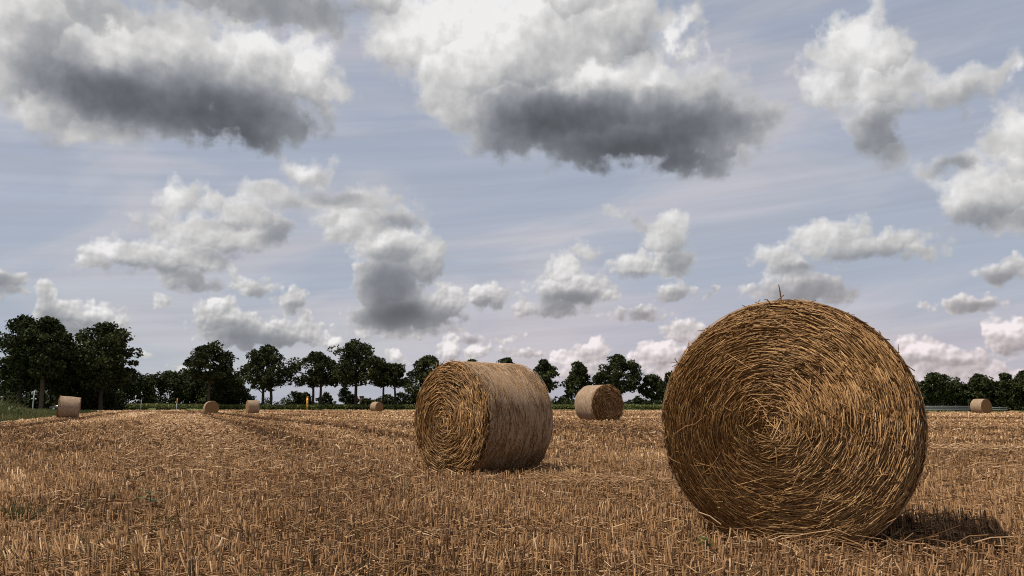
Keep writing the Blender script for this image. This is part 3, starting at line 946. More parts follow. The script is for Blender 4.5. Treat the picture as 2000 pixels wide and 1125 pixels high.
def bale(label, x, y, rz, Rb, L, flat, roll=0.0, detail=0, seed=1, sink=0.03, core=(0, 0), picked=0, ends=(-1,)):
    rs = np.random.RandomState(seed)
    lift = Rb * flat - sink
    z = float(terrain(x, y))
    t = thing('straw_bale', label, 'straw bale', (x, y, z), (0, 0, 0), GROUP_BALES)
    t.rotation_euler = (Matrix.Rotation(R(rz), 4, 'Z') @ Matrix.Rotation(R(roll), 4, 'X')).to_euler()
    t['lift'] = lift
    up = np.array([0, 0, lift])
    ml = [M['packed'] if detail else M['packed_far']]
    d = drum(Rb, L, flat, 96 if detail else 56, 14 if detail else 6, 10 if detail else 5, seed=seed, rough=0.012 if detail else 0.02)
    body = obj('bale_body', d.mesh('bale_body', ml, True), t)
    body.location = up
    if detail:
        big = detail == 2
        for s in ends:
            b = Bag()
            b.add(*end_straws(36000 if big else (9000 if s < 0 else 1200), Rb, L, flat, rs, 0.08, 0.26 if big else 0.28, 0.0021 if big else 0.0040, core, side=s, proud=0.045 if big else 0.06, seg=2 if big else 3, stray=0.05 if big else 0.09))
            b.add(*rim_straws(420 if big else 260, Rb, L, flat, rs, 0.06, 0.17, 0.0034 if big else 0.005, s, 0.025 if big else 0.10))
            o = obj('end_straw', b.mesh('end_straw', M['bale_straw'], False), t, kind='stuff')
            o.location = up
        b = Bag()
        b.add(*side_straws(2600, Rb, L, flat, rs, 0.06, 0.22, 0.0036))
        o = obj('side_straw', b.mesh('side_straw', M['bale_straw']), t, kind='stuff')
        o.location = up
        b = Bag()
        b.add(*net_rings(Rb, L, flat, 0.024, 0.0017, rs))
        o = obj('net_wrap', b.mesh('net_wrap', M['net']), t)
        o.location = up
        if picked:
            picked_straws(t, picked, Rb, L, flat, rs, core, side=ends[0], scale=1.0 if big else 1.35)
    elif L > 0 and y < 60:
        b = Bag()
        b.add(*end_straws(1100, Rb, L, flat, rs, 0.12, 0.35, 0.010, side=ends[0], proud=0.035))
        b.add(*rim_straws(160, Rb, L, flat, rs, 0.10, 0.25, 0.008, ends[0]))
        o = obj('end_straw', b.mesh('end_straw', M['bale_straw']), t, kind='stuff')
        o.location = up
    # the stubble the bale stands on is pressed flat
    BALES.append((x, y, R(rz), Rb * 0.40, L / 2 - 0.02))
    return t


def polar(deg, d):
    return d * math.tan(R(deg)), d


BIG = bale('largest and nearest straw bale, its round end of wound straw facing the viewer', 1.915, 5.90, -24.5, 0.765, 1.2, 0.985, detail=2, seed=3, core=(-0.13, 0.0), picked=220)
MID = bale('netted straw bale in mid field with a shaggy loose end on its left', -0.36, 11.2, -47.5, 0.725, 1.09, 0.97, detail=1, seed=8, core=(-0.05, -0.02), picked=90)
bale('straw bale standing between the two nearest bales, tidy end facing right', 3.42, 34.6, 31, 0.77, 1.2, 0.94, seed=11, ends=(-1,))
bale('leaning straw bale beside the green verge at the field\'s left edge', *polar(-26.8, 58.5), -66, 0.77, 1.28, 0.96, roll=-5.0, seed=12)
bale('far straw bale with its round dark end square to the viewer', *polar(-18.9, 98), 28, 0.77, 1.2, 0.88, seed=13)
bale('far straw bale seen from its side with a sliver of lit left end', *polar(-16.45, 94), -62, 0.77, 1.2, 0.96, seed=14)
bale('most distant straw bale at the hedge beneath the row of tall trees', *polar(-8.76, 128), 50, 0.77, 1.25, 0.94, seed=15)
bale('straw bale standing by the wood at the far right of the field', *polar(28.1, 86), 24, 0.77, 1.25, 0.94, seed=16)


def torn_net():
    rs = np.random.RandomState(5)
    b = Bag()
    L, Rb = 1.09, 0.725
    for k in range(4):
        y = -0.52 + 0.055 * k + rs.normal(0, 0.02) if k < 6 else rs.uniform(-0.2, 0.35)
        a0 = rs.uniform(0.05, 0.5)
        l = rs.uniform(0.25, 0.6)
        p = []
        for u in np.linspace(0, 1, 9):
            a = a0 - u * l / Rb
            p.append(((Rb + 0.022) * math.cos(a), y + 0.03 * math.sin(u * 7 + k) + rs.normal(0, 0.008), (Rb + 0.022) * math.sin(a)))
        b.tube(p, 0.0016, 3)
    o = obj('torn_net', b.mesh('torn_net', M['torn_net']), MID)
    o.location = (0, 0, MID['lift'])
    # one stiff stalk standing up on the crown of the big bale, and a few sprung loose beside it
    for (x, y, a, l, le) in ((0.0, -0.55, 1.72, 0.11, 0.0), (-0.04, -0.56, 2.9, 0.07, .05), (-.50, -.55, 0.8, .07, 0)):
        b = Bag()
        z = math.sqrt(0.77 ** 2 - x * x)
        b.tube([(x, y, z - 0.05), (x + math.cos(a) * l * .6, y - le, z + math.sin(a) * l * .6), (x + math.cos(a) * l, y, z + math.sin(a) * l)], [.0045, .004, .003], 4, 0.25)
        o = obj('loose_stalk', b.mesh('loose_stalk', M['bale_straw']), BIG)
        o.location = (0, 0, BIG['lift'])


torn_net()


def heap(label, deg, d, w, h, seed):
    rs = np.random.RandomState(seed)
    x, y = polar(deg, d)
    b = Bag()
    n = 160
    a = rs.uniform(0, 2 * math.pi, n)
    r = np.sqrt(rs.uniform(0, 1, n))
    c = np.stack([r * np.cos(a) * w / 2, r * np.sin(a) * w / 2, h * (1 - r ** 2) * rs.uniform(0.2, 1, n)], -1)
    th = rs.uniform(0, math.pi, n)
    dv = np.stack([np.cos(th), np.sin(th), rs.normal(0, 0.15, n)], -1) * 0.3
    b.add(*tubes(np.stack([c - dv, c + [0, 0, 0.03], c + dv], 1), np.full(n, 0.022), 3, np.clip(rs.normal(0.7, 0.2, n), 0, 1)))
    o = obj('straw_heap', b.mesh('straw_heap', M['stubble']))
    o.location = (x, y, float(terrain(x, y)))
    o['label'] = label
    o['category'] = 'straw heap'
    o['group'] = 'low heaps of loose straw left on the field'


heap('low pale heap of loose straw beside the bale near the right wood', 29.7, 100, 1.1, 0.26, 1)
heap('tiny heap of loose straw before the hedge under the middle trees', -11.7, 150, 1.3, 0.28, 2)


# ------------------------------------------------------------------ trees
def leaf_quads(c, rs, size, up=0.25):
    """A diamond-shaped leaf spray at every centre, turned at random."""
    n = len(c)
    nrm = norm(rs.normal(0, 1, (n, 3)) + np.array([0, 0, up]))
    t = norm(np.cross(nrm, rs.normal(0, 1, (n, 3))))
    b = np.cross(nrm, t)
    s = size * rs.uniform(0.6, 1.4, n)[:, None]
    V = np.stack([c - t * s, c - b * s * 0.62, c + t * s, c + b * s * 0.62], 1).reshape(-1, 3)
    return V, np.arange(n * 4).reshape(n, 4)


def tree_meshes(h, w, base, seed, n=4200, leaf=0.27, lean=0.0, stems=1, form='round', trunk_r=None, gap=0.0):
    """Trunk with limbs, and a crown of leafy clumps set round the limbs' ends."""
    rs = np.random.RandomState(seed)
    n = int(n * 1.62)
    leaf *= 1.0
    trunk_r = trunk_r or 0.022 * h
    nc = int(52 + 4.1 * w + rs.randint(8))
    cl = []
    while len(cl) < nc:
        u = rs.uniform(0, 1)
        if form == 'round':
            prof = math.sin(math.pi * min(1.0, 0.14 + 0.86 * u)) ** 0.62
        elif form == 'cone':
            prof = (1.02 - u) ** 0.75
        elif form == 'spread':
            prof = math.sin(math.pi * (0.22 + 0.74 * u)) ** 0.5
        else:
            prof = math.sin(math.pi * (0.30 + 0.68 * u)) ** 0.6
        a = rs.uniform(0, 2 * math.pi)
        u = min(1.0, u * (0.86 + 0.26 * vnoise(math.cos(a) * 2 + 7, math.sin(a) * 2 + seed, seed + 5)))
        lop = 0.62 + 0.62 * vnoise(math.cos(a) * 1.5 + seed, math.sin(a) * 1.5 + u * 2.5, seed)
        rr = prof * math.sqrt(rs.uniform(0.04, 1.0)) * lop
        cl.append((math.cos(a) * rr * w * 0.46, math.sin(a) * rr * w * 0.46, base + (h - base) * (0.05 + 0.90 * u)))
    cl = np.array(cl)
    cr = rs.uniform(0.075, 0.13, nc) * (w * 0.5 + (h - base) * 0.5) * rs.uniform(0.75, 1.15, nc)
    ci = rs.randint(nc, size=n)
    v = norm(rs.normal(0, 1, (n, 3)) + np.array([0, 0, 0.25]))
    rad = rs.uniform(0.25, 1.0, n) ** 0.5
    c = cl[ci] + v * (cr[ci] * rad)[:, None] * np.array([1.15, 1.15, 0.80])
    c[:, 0] += lean * c[:, 2]
    ctint = rs.normal(0, 0.14, nc)
    tint = np.clip(0.42 + ctint[ci] + rs.normal(0, 0.20, n), 0, 1)
    # stray sprays that fray the outline
    m = n // 9
    k = rs.randint(n, size=m)
    c[k] += norm(rs.normal(0, 1, (m, 3))) * rs.uniform(0.1, 0.55, (m, 1))
    c[:, 2] = np.maximum(c[:, 2], 0.25)
    V, F = leaf_quads(c, rs, leaf)
    bag = Bag().add(V, F, np.repeat(tint, 4))
    tr = Bag()
    for s in range(stems):
        ox = (s - (stems - 1) / 2) * 1.7
        top = base + (h - base) * 0.72
        p = [(ox + lean * z + rs.normal(0, 0.06), rs.normal(0, 0.06), z) for z in (0, 0.5, base * 0.6, base, base + (h - base) * 0.35, top)]
        p[0] = (ox, 0, -0.15)
        p[1] = (ox, 0, 0.5)
        if stems > 1:
            p = p[:4] + [(p[4][0] - ox * 0.6, p[4][1], p[4][2]), (p[5][0] - ox * 0.8, p[5][1], p[5][2])]
        tr.tube(p, [trunk_r * 1.5, trunk_r * 1.08, trunk_r, trunk_r * 0.9, trunk_r * 0.6, trunk_r * 0.15], 8, 0.4)
        for q in rs.choice(nc, 11, replace=False):
            e = cl[q].copy()
            e[0] += lean * e[2]
            z0 = min(base + rs.uniform(-0.1, 0.35) * (h - base), max(e[2] - 0.5, base * 0.8))
            a0 = np.array([ox + lean * z0, 0, z0])
            mid = a0 * 0.5 + e * 0.5 + np.array([0, 0, -0.1 * abs(e[2] - z0)])
            tr.tube([a0, mid, e], [trunk_r * 0.42, trunk_r * 0.26, trunk_r * 0.06], 5, 0.4)
    return bag, tr


def tree(label, deg, d, h, w, base, seed, group, category='tree', bark='bark', name='tree', **kw):
    x, y = polar(deg, d)
    if group == ROW:
        w *= 1.14
        kw['n'] = int(kw.get('n', 4200) * 1.22)
    cb, tb = tree_meshes(h, w, base, seed, **kw)
    t = thing(name, label, category, (x, y, float(terrain(x, y)) if y < 250 else 0.0), (0, 0, 0), group)
    obj('trunk', tb.mesh('trunk', M[bark], True), t)
    obj('crown', cb.mesh('crown', M['leaf']), t)
    return t


ROW = 'tall broadleaf trees in a row along the far edge of the field'
LEFT = 'big trees of the wood at the left edge of the field'
RIGHT = 'trees of the wood at the right edge of the field'
BUSH = 'low bushes beneath the row of trees'


def build_trees():
    # bearing, distance, height, crown width, crown base
    T = lambda *a, **k: tree(*a, **k)
    T('towering dark tree at the left margin, tallest crown of the wood', -29.3, 160, 17.0, 13.0, 4.0, 1, LEFT, n=7000, leaf=.30)
    T('broad tree with a bare pale trunk right of the tallest wood tree', -28.2, 158, 16.8, 11.5, 6.0, 2, LEFT, bark='bark_pale', n=5600, leaf=.30)
    T('sloping shouldered tree behind the thin white signpost', -27.4, 165, 14.5, 10.0, 2.6, 3, LEFT, n=4600, leaf=.30)
    T('lower lighter green tree filling the gap left of the large round tree', -26.2, 172, 12.0, 10.0, 1.8, 4, LEFT, n=4200, leaf=.30, form='bush')
    T('large round crowned tree standing above the leaning bale', -25.1, 165, 16.2, 14.0, 4.2, 5, LEFT, n=7600, leaf=.30)
    T('tree with high crown and slim trunk above the round far bale', -19.05, 193, 14.8, 10.8, 6.0, 6, ROW, bark='bark_pale', n=4400, form='round')
    T('low domed tree right of the round far bale, crown near the ground', -18.05, 200, 8.4, 10.6, 1.0, 7, ROW, n=4600, form='bush')
    T('twin trunked round tree just right of the side on far bale', -15.6, 195, 14.2, 11.2, 4.4, 8, ROW, n=4400, stems=2)
    T('pair stemmed tree with open crown beside the yellow post', -12.55, 195, 12.8, 10.2, 5.2, 9, ROW, n=3900, stems=2, form='spread')
    T('tallest tree of the row, straight trunk and wide layered crown', -10.1, 194, 15.4, 12.4, 5.4, 10, ROW, n=4900, form='spread')
    T('slim tree with small crown close right of the tallest row tree', -8.35, 196, 10.4, 6.0, 5.0, 11, ROW, n=2000)
    T('slender tree leaning left with a forked thin trunk', -7.55, 195, 10.2, 6.8, 5.0, 12, ROW, n=2000, lean=-0.05, form='spread')
    T('dense tree half hidden by the mid field bale\'s left shoulder', -5.5, 194, 12.0, 10.6, 1.6, 13, ROW, n=4800)
    T('treetop peeping over the mid field bale, the left one', -2.65, 200, 11.4, 6.6, 3.0, 14, ROW, n=2400)
    T('treetop peeping over the mid field bale, the right one', -0.35, 200, 11.7, 7.0, 3.0, 15, ROW, n=2600)
    T('narrow upright tree at the mid field bale\'s right shoulder', 2.1, 196, 11.2, 6.6, 3.4, 16, ROW, n=3000)
    T('pointed tree with low side boughs behind the tidy bale', 4.4, 196, 10.4, 9.0, 2.8, 17, ROW, n=3200, form='cone')
    T('broad many tiered tree right of the tidy bale', 6.95, 196, 12.0, 11.2, 3.2, 18, ROW, n=4800)
    T('smaller round headed tree left of the largest bale', 9.05, 196, 7.8, 6.0, 2.4, 19, ROW, n=2200)
    T('tree half hidden by the left flank of the largest bale', 10.2, 190, 8.0, 5.4, 2.0, 20, ROW, n=2200)
    T('bushy tree at the right flank of the largest bale', 25.85, 150, 6.4, 6.6, 1.6, 21, RIGHT, n=3600, leaf=.22, form='round')
    T('small round tree in the dip of the right wood', 26.85, 155, 5.2, 4.6, 1.4, 22, RIGHT, n=2000, leaf=.22)
    T('flat topped tree rising behind the right wood bale', 28.1, 152, 6.2, 7.4, 1.2, 23, RIGHT, n=3800, leaf=.22)
    T('spiky topped tree right of the bale by the wood', 29.4, 150, 6.3, 6.6, 1.2, 24, RIGHT, n=3400, leaf=.22, form='cone')
    T('tree at the right margin of the picture, end of the wood', 30.6, 148, 6.8, 7.6, 1.2, 25, RIGHT, n=3800, leaf=.22)
    # bushes under the row
    for i, (lab, deg, d, h, w) in enumerate((
            ('low dark bush between the twin trunked tree and the yellow post', -13.75, 205, 4.2, 7.0),
            ('low bush close left of the yellow post', -13.3, 206, 3.9, 5.0),
            ('rounded bush right of the pair stemmed tree', -11.95, 205, 3.9, 4.8),
            ('tall leafy bush standing alone left of the tallest row tree', -10.75, 206, 5.6, 4.4),
            ('small bush tight against the tallest row tree', -10.25, 206, 3.6, 3.4),
            ('flat bush right of the ruined chimney', -9.3, 206, 2.5, 4.6),
            ('thick bush behind the most distant bale', -8.1, 206, 3.5, 5.4),
            ('bush beneath the slender leaning tree', -7.2, 206, 4.0, 5.2),
            ('bush beneath the half hidden dense tree', -6.1, 205, 4.4, 6.0),
            ('bush at the foot of the low domed tree', -16.7, 205, 3.6, 4.4))):
        tree(lab, deg, d, h, w, 0.5, 60 + i, BUSH, 'bush', name='bush', n=1100, leaf=.22, form='bush', trunk_r=0.06)
    # far wood that reads as one dark mass
    rs = np.random.RandomState(90)
    def mass(name, a0, a1, d0, d1, hf, n, leaf=0.30):
        nc = max(20, n // 110)
        a = rs.uniform(a0, a1, nc)
        d = rs.uniform(d0, d1, nc)
        top = np.array([hf(k) for k in a]) * d / d0
        cz = top * rs.uniform(0.0, 1.0, nc) ** 0.6
        r = rs.uniform(0.9, 1.7, nc)
        ci = rs.randint(nc, size=n)
        v = norm(rs.normal(0, 1, (n, 3)))
        c = np.stack([d * np.tan(np.radians(a)), d, np.maximum(cz - 0.8, 0.6)], -1)[ci] + v * (r[ci] * rs.uniform(0.3, 1, n) ** 0.5)[:, None]
        c[:, 2] = np.maximum(c[:, 2], 0.2)
        V, F = leaf_quads(c, rs, leaf)
        t = np.clip(0.35 + rs.normal(0, 0.12, nc)[ci] + rs.normal(0, 0.17, n), 0, 1)
        obj(name, Bag().add(V, F, np.repeat(t, 4)).mesh(name, M['leaf']), kind='stuff')
    mass('left_woodland', -32.0, -24.5, 178, 192, lambda k: 11.0, 22000)
    mass('left_undergrowth', -33.0, -24.0, 172, 178, lambda k: 3.6, 12000)
    mass('low_scrub', -17.2, 1.5, 209, 216, lambda k: 2.3 + 0.7 * math.sin(k * 5.1), 12000, 0.2)
    mass('low_woodland', -25.6, -17.2, 205, 222, lambda k: 8.7 + 0.6 * math.sin(k * 2.3) + 0.4 * math.sin(k * 6.1), 36000)
    mass('distant_woodland', 1.5, 27.0, 225, 240, lambda k: 3.1 + 0.4 * math.sin(k * 4) + 4.5 * min(1.0, max(0.0, (k - 11.5) / 2.5)), 26000, 0.30)
    mass('right_woodland', 24.9, 33.5, 158, 166, lambda k: 4.9 + 0.7 * math.sin(k * 3.1 + 1) + 0.4 * math.sin(k * 8), 22000, 0.24)


build_trees()


# ------------------------------------------------------------------ the stubble itself
def build_stubble():
    bag = Bag()
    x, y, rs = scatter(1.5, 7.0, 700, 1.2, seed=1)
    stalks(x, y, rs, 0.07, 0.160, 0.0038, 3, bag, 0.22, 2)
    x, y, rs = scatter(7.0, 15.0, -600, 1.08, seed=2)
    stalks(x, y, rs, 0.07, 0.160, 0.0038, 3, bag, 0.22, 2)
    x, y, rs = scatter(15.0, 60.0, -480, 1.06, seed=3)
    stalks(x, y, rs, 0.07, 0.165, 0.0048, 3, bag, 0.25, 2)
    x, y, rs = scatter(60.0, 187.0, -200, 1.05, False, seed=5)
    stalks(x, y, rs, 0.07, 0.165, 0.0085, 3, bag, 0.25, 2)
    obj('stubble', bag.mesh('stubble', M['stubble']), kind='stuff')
    bag = Bag()
    x, y, rs = scatter(1.5, 7.0, 420, 1.2, False, seed=6)
    lying(x, y, rs, 0.04, 0.15, 0.0031, 3, bag, 0.08)
    x, y, rs = scatter(7.0, 15.0, 190, 1.1, False, seed=7)
    lying(x, y, rs, 0.05, 0.18, 0.0038, 3, bag, 0.09)
    x, y, rs = scatter(15.0, 40.0, 18, 1.06, False, seed=8)
    lying(x, y, rs, 0.08, 0.28, 0.00045 * y, 3, bag, 0.10)
    # wisps the baler dropped, trailing across the field
    rs = np.random.RandomState(12)
    for (x0, y0, x1, y1, n, w, bright) in ((0.2, 9.2, 2.3, 8.3, 420, 0.10, .1), (5.6, 10.6, 9.5, 10.2, 620, 0.12, .2), (7.3, 15.6, 9.4, 15.0, 620, 0.25, .22),
                                           (7.0, 17.5, 9.0, 19.5, 260, 0.2, .15), (-2.2, 18.0, -4.4, 20.5, 260, 0.3, .15), (-7.4, 30.0, -2.0, 24.0, 380, 0.5, .2),
                                           (1.2, 5.0, 2.6, 4.95, 24, 0.14, .1)):
        k = rs.rand(n)
        px = x0 + (x1 - x0) * k + rs.normal(0, w, n)
        py = y0 + (y1 - y0) * k + rs.normal(0, w, n)
        s = max(1.0, y0 / 9.0)
        lying(px, py, rs, 0.10, 0.34, 0.0032 * s, 3, bag, 0.14, bright, math.atan2(y1 - y0, x1 - x0), 0.35, True)
    # pale band of chopped straw down the field's left
    n = 9000
    s = rs.normal(1.0, 0.9, n)
    py = rs.uniform(10, 60, n) ** 1.0
    lying(s - SL * py, py, rs, 0.06, 0.22, 0.0004 * np.maximum(py, 8), 3, bag, 0.12, 0.15)
    obj('loose_straw', bag.mesh('loose_straw', M['stubble']), kind='stuff')


build_stubble()


# ------------------------------------------------------------------ green growth
def blades(x, y, rs, hmin, hmax, wid, bag, lean=0.35, seg=3, tmean=0.45):
    n = len(x)
    h = rs.uniform(hmin, hmax, n)
    a = rs.uniform(0, 2 * math.pi, n)
    ln = np.abs(rs.normal(0, lean, n))
    b = np.stack([x, y, terrain(x, y) - 0.02], -1)
    P, W = [], []
    for k in np.linspace(0, 1, seg):
        P.append(b + np.stack([np.cos(a) * ln * h * k * k, np.sin(a) * ln * h * k * k, h * k * (1 - 0.25 * ln * k)], -1))
        W.append(wid * (1.0 - 0.85 * k))
    V, F, T = tubes(np.stack(P, 1), np.tile(np.array(W), (n, 1)) * rs.uniform(0.6, 1.4, n)[:, None], 2, np.clip(rs.normal(tmean, 0.2, n), 0, 1))
    bag.add(V, F, T)


def build_green():
    rs = np.random.RandomState(21)
    # young grass coming through the stubble, thickest at the near left
    bag = Bag()
    n = 3800
    y = np.sqrt(rs.uniform(1.8 ** 2, 9.0 ** 2, n))
    x = rs.uniform(-0.74, 0.3, n) * y
    w = np.clip(1.15 - (x / y + 0.62) * 1.9, 0.04, 1) * (fbm(x * 1.3, y * 1.3, 77, 2) > 0.5) * np.clip((9.5 - y) / 6.0, 0, 1)
    k = rs.rand(n) < w
    blades(x[k], y[k], rs, 0.09, 0.22, 0.0040, bag, 0.35, 3, 0.42)
    obj('young_grass', bag.mesh('young_grass', M['grass']), kind='stuff')
    # a dark tuft and two small weeds
    def tuft(label, px, py, n, h, wid, rad, seed, tm=0.15):
        r2 = np.random.RandomState(seed)
        b = Bag()
        a, r = r2.uniform(0, 6.28, n), rad * np.sqrt(r2.rand(n))
        blades(px + r * np.cos(a), py + r * np.sin(a), r2, h * 0.5, h, wid, b, 0.5, 4, tm)
        V = np.concatenate(b.V)
        b.V = [V - np.array([px, py, float(terrain(px, py))])]
        o = obj('grass_tuft', b.mesh('grass_tuft', M['grass']))
        o.location = (px, py, float(terrain(px, py)))
        o['label'] = label
        o['category'] = 'grass tuft'
        o['group'] = 'green tufts growing among the near stubble'
    tuft('dark bushy grass tuft in the stubble near the left margin of the picture', -3.52, 6.35, 110, 0.22, 0.006, 0.12, 1)
    tuft('small thin grass tuft right of the dark tuft', -2.30, 5.85, 40, 0.2, 0.004, 0.10, 2, 0.3)
    tuft('single clump of fresh green blades in front of the mid field bale', -0.98, 8.7, 30, 0.2, 0.004, 0.08, 3, 0.3)
    tuft('few pale green blades in the shadow of the largest bale', 2.42, 5.2, 8, 0.15, 0.005, 0.06, 4, 0.75)

    def weed(label, px, py, s, seed):
        r2 = np.random.RandomState(seed)
        t = thing('weed', label, 'weed', (px, py, float(terrain(px, py))), (0, 0, 0), 'broad leaved weeds in the stubble')
        b = Bag()
        b.tube([(0, 0, 0), (0.01, 0, 0.10 * s), (0.0, 0.01, 0.16 * s)], [.005, .004, .003], 5, 0.4)
        obj('stem', b.mesh('stem', M['crop']), t)
        for k in range(5):
            a = k * 2.4 + r2.uniform(0, 1)
            l = r2.uniform(0.05, 0.09) * s
            b = Bag()
            pts = []
            for u in np.linspace(0, 1, 5):
                wv = 0.55 * l * math.sin(math.pi * (0.08 + 0.92 * u)) 
                pts += [(u * l, -wv, 0.3 * l * u - 0.35 * l * u * u), (u * l, 0, 0.25 * l * u - 0.4 * l * u * u), (u * l, wv, 0.3 * l * u - 0.35 * l * u * u)]
            i = np.arange(15).reshape(5, 3)
            F = np.concatenate([np.stack([i[:-1, c], i[:-1, c + 1], i[1:, c + 1], i[1:, c]], -1) for c in (0, 1)])
            b.add(pts, F, 0.55)
            o = obj('leaf', b.mesh('leaf', M['crop'], True), t)
            o.location = (0, 0, (0.09 + 0.017 * k) * s)
            o.rotation_euler = (0, -0.2, a)
    weed('weed with one broad pale leaf lying low among left stubble', -2.79, 6.85, 1.25, 4)
    weed('tiny green weed in the stubble close in front of the largest bale', 1.09, 5.05, 0.7, 5)

    # the verge at the left: rank grass, docks and white umbels
    bag = Bag()
    n = 30000
    y = rs.uniform(18, 112, n)
    edge = np.interp(y, [8, 24, 42, 60, 104], [-9.5, -16.0, -24.5, -32, -50])
    depth = np.abs(rs.normal(0, 1, n)) * np.interp(y, [18, 60, 112], [3, 7, 10])
    x = edge - depth
    hh = np.clip(depth / 3.0, 0.25, 1.0)
    m = fbm(x / 2.2, y / 3.5, 41, 3)
    b = np.stack([x, y, terrain(x, y) - 0.02], -1)
    h = rs.uniform(0.5, 1.6, n) * hh * (0.5 + 1.1 * m) * np.interp(y, [18, 58, 72], [1.0, 1.0, 0.35])
    a = rs.uniform(0, 6.28, n)
    ln = np.abs(rs.normal(0, 0.4, n))
    P = [b + np.stack([np.cos(a) * ln * h * k * k, np.sin(a) * ln * h * k * k, h * k], -1) for k in (0, .5, 1.0)]
    W = np.array([0.022, 0.018, 0.004])
    V, F, T = tubes(np.stack(P, 1), np.tile(W, (n, 1)) * rs.uniform(0.6, 1.5, n)[:, None], 2, np.clip(0.52 + 0.9 * (m - 0.5) + rs.normal(0, 0.18, n), 0, 1))
    bag.add(V, F, T)
    # leafy clumps of docks and nettles
    n = 9000
    cx = rs.uniform(0, 1, 110)
    cy = 24 + 34 * cx
    ce = np.interp(cy, [8, 24, 42, 60, 104], [-9.5, -16.0, -24.5, -32, -50]) - rs.uniform(1.2, 9.0, 110)
    ci = rs.randint(110, size=n)
    rad = rs.uniform(0.4, 1.0, 110)
    hgt = rs.uniform(0.7, 1.75, 110)
    v = norm(rs.normal(0, 1, (n, 3)))
    c = np.stack([ce[ci] + v[:, 0] * rad[ci], cy[ci] + v[:, 1] * rad[ci], hgt[ci] * (0.55 + 0.5 * v[:, 2])], -1)
    c[:, 2] += terrain(c[:, 0], c[:, 1])
    Vq, Fq = leaf_quads(c, rs, 0.10)
    bag.add(Vq, Fq, np.repeat(np.clip(rs.normal(0.40, 0.20, n), 0, 1), 4))
    obj('verge_growth', bag.mesh('verge_growth', M['grass']), kind='stuff')
    bag = Bag()
    for k in range(46):
        yy = rs.uniform(48, 64)
        e = np.interp(yy, [8, 24, 42, 60, 104], [-9.5, -16.0, -24.5, -32, -50])
        xx = e - rs.uniform(2.0, 8.0)
        zz = float(terrain(xx, yy)) + rs.uniform(1.0, 1.55)
        bag.tube([(xx, yy, zz - 1.2), (xx, yy, zz)], 0.012, 3, 0.4)
        q = rs.normal(0, 0.11, (14, 3)) * [1, 1, 0.25] + [xx, yy, zz]
        Vq, Fq = leaf_quads(q, rs, 0.055)
        bag.add(Vq, Fq, 0.5)
    obj('white_umbels', bag.mesh('white_umbels', M['umbel']), kind='stuff')
    # leafy crop strip along the far edge of the field
    bag = Bag()
    n = 26000
    px = rs.uniform(-104, 36, n)
    yb = np.interp(px, [-104, -70, 16, 36], [190, 190, 190, 180])
    py = yb + rs.uniform(0, 7.0, n)
    hz = 0.95 + 0.35 * fbm(px / 1.6, py / 1.6, 51, 2) + 0.35 * np.clip((-62 - px) / 12, 0, 1) * (fbm(px / 5, py / 5, 3, 2))
    c = np.stack([px, py, hz * rs.uniform(0.15, 1.0, n) ** 0.6], -1)
    Vq, Fq = leaf_quads(c, rs, 0.22)
    bag.add(Vq, Fq, np.repeat(np.clip(0.32 + 0.45 * (c[:, 2] / 1.2) + rs.normal(0, 0.17, n), 0, 1), 4))
    obj('crop_strip', bag.mesh('crop_strip', M['crop']), kind='stuff')


build_green()


# ------------------------------------------------------------------ posts, signs, car, rails
def at_ground(deg, d):
    x, y = polar(deg, d)
    return x, y, float(terrain(x, y))


def part(name, bag, mat, parent, smooth=False, **kw):
    return obj(name, bag.mesh(name, mat, smooth), parent, **kw)


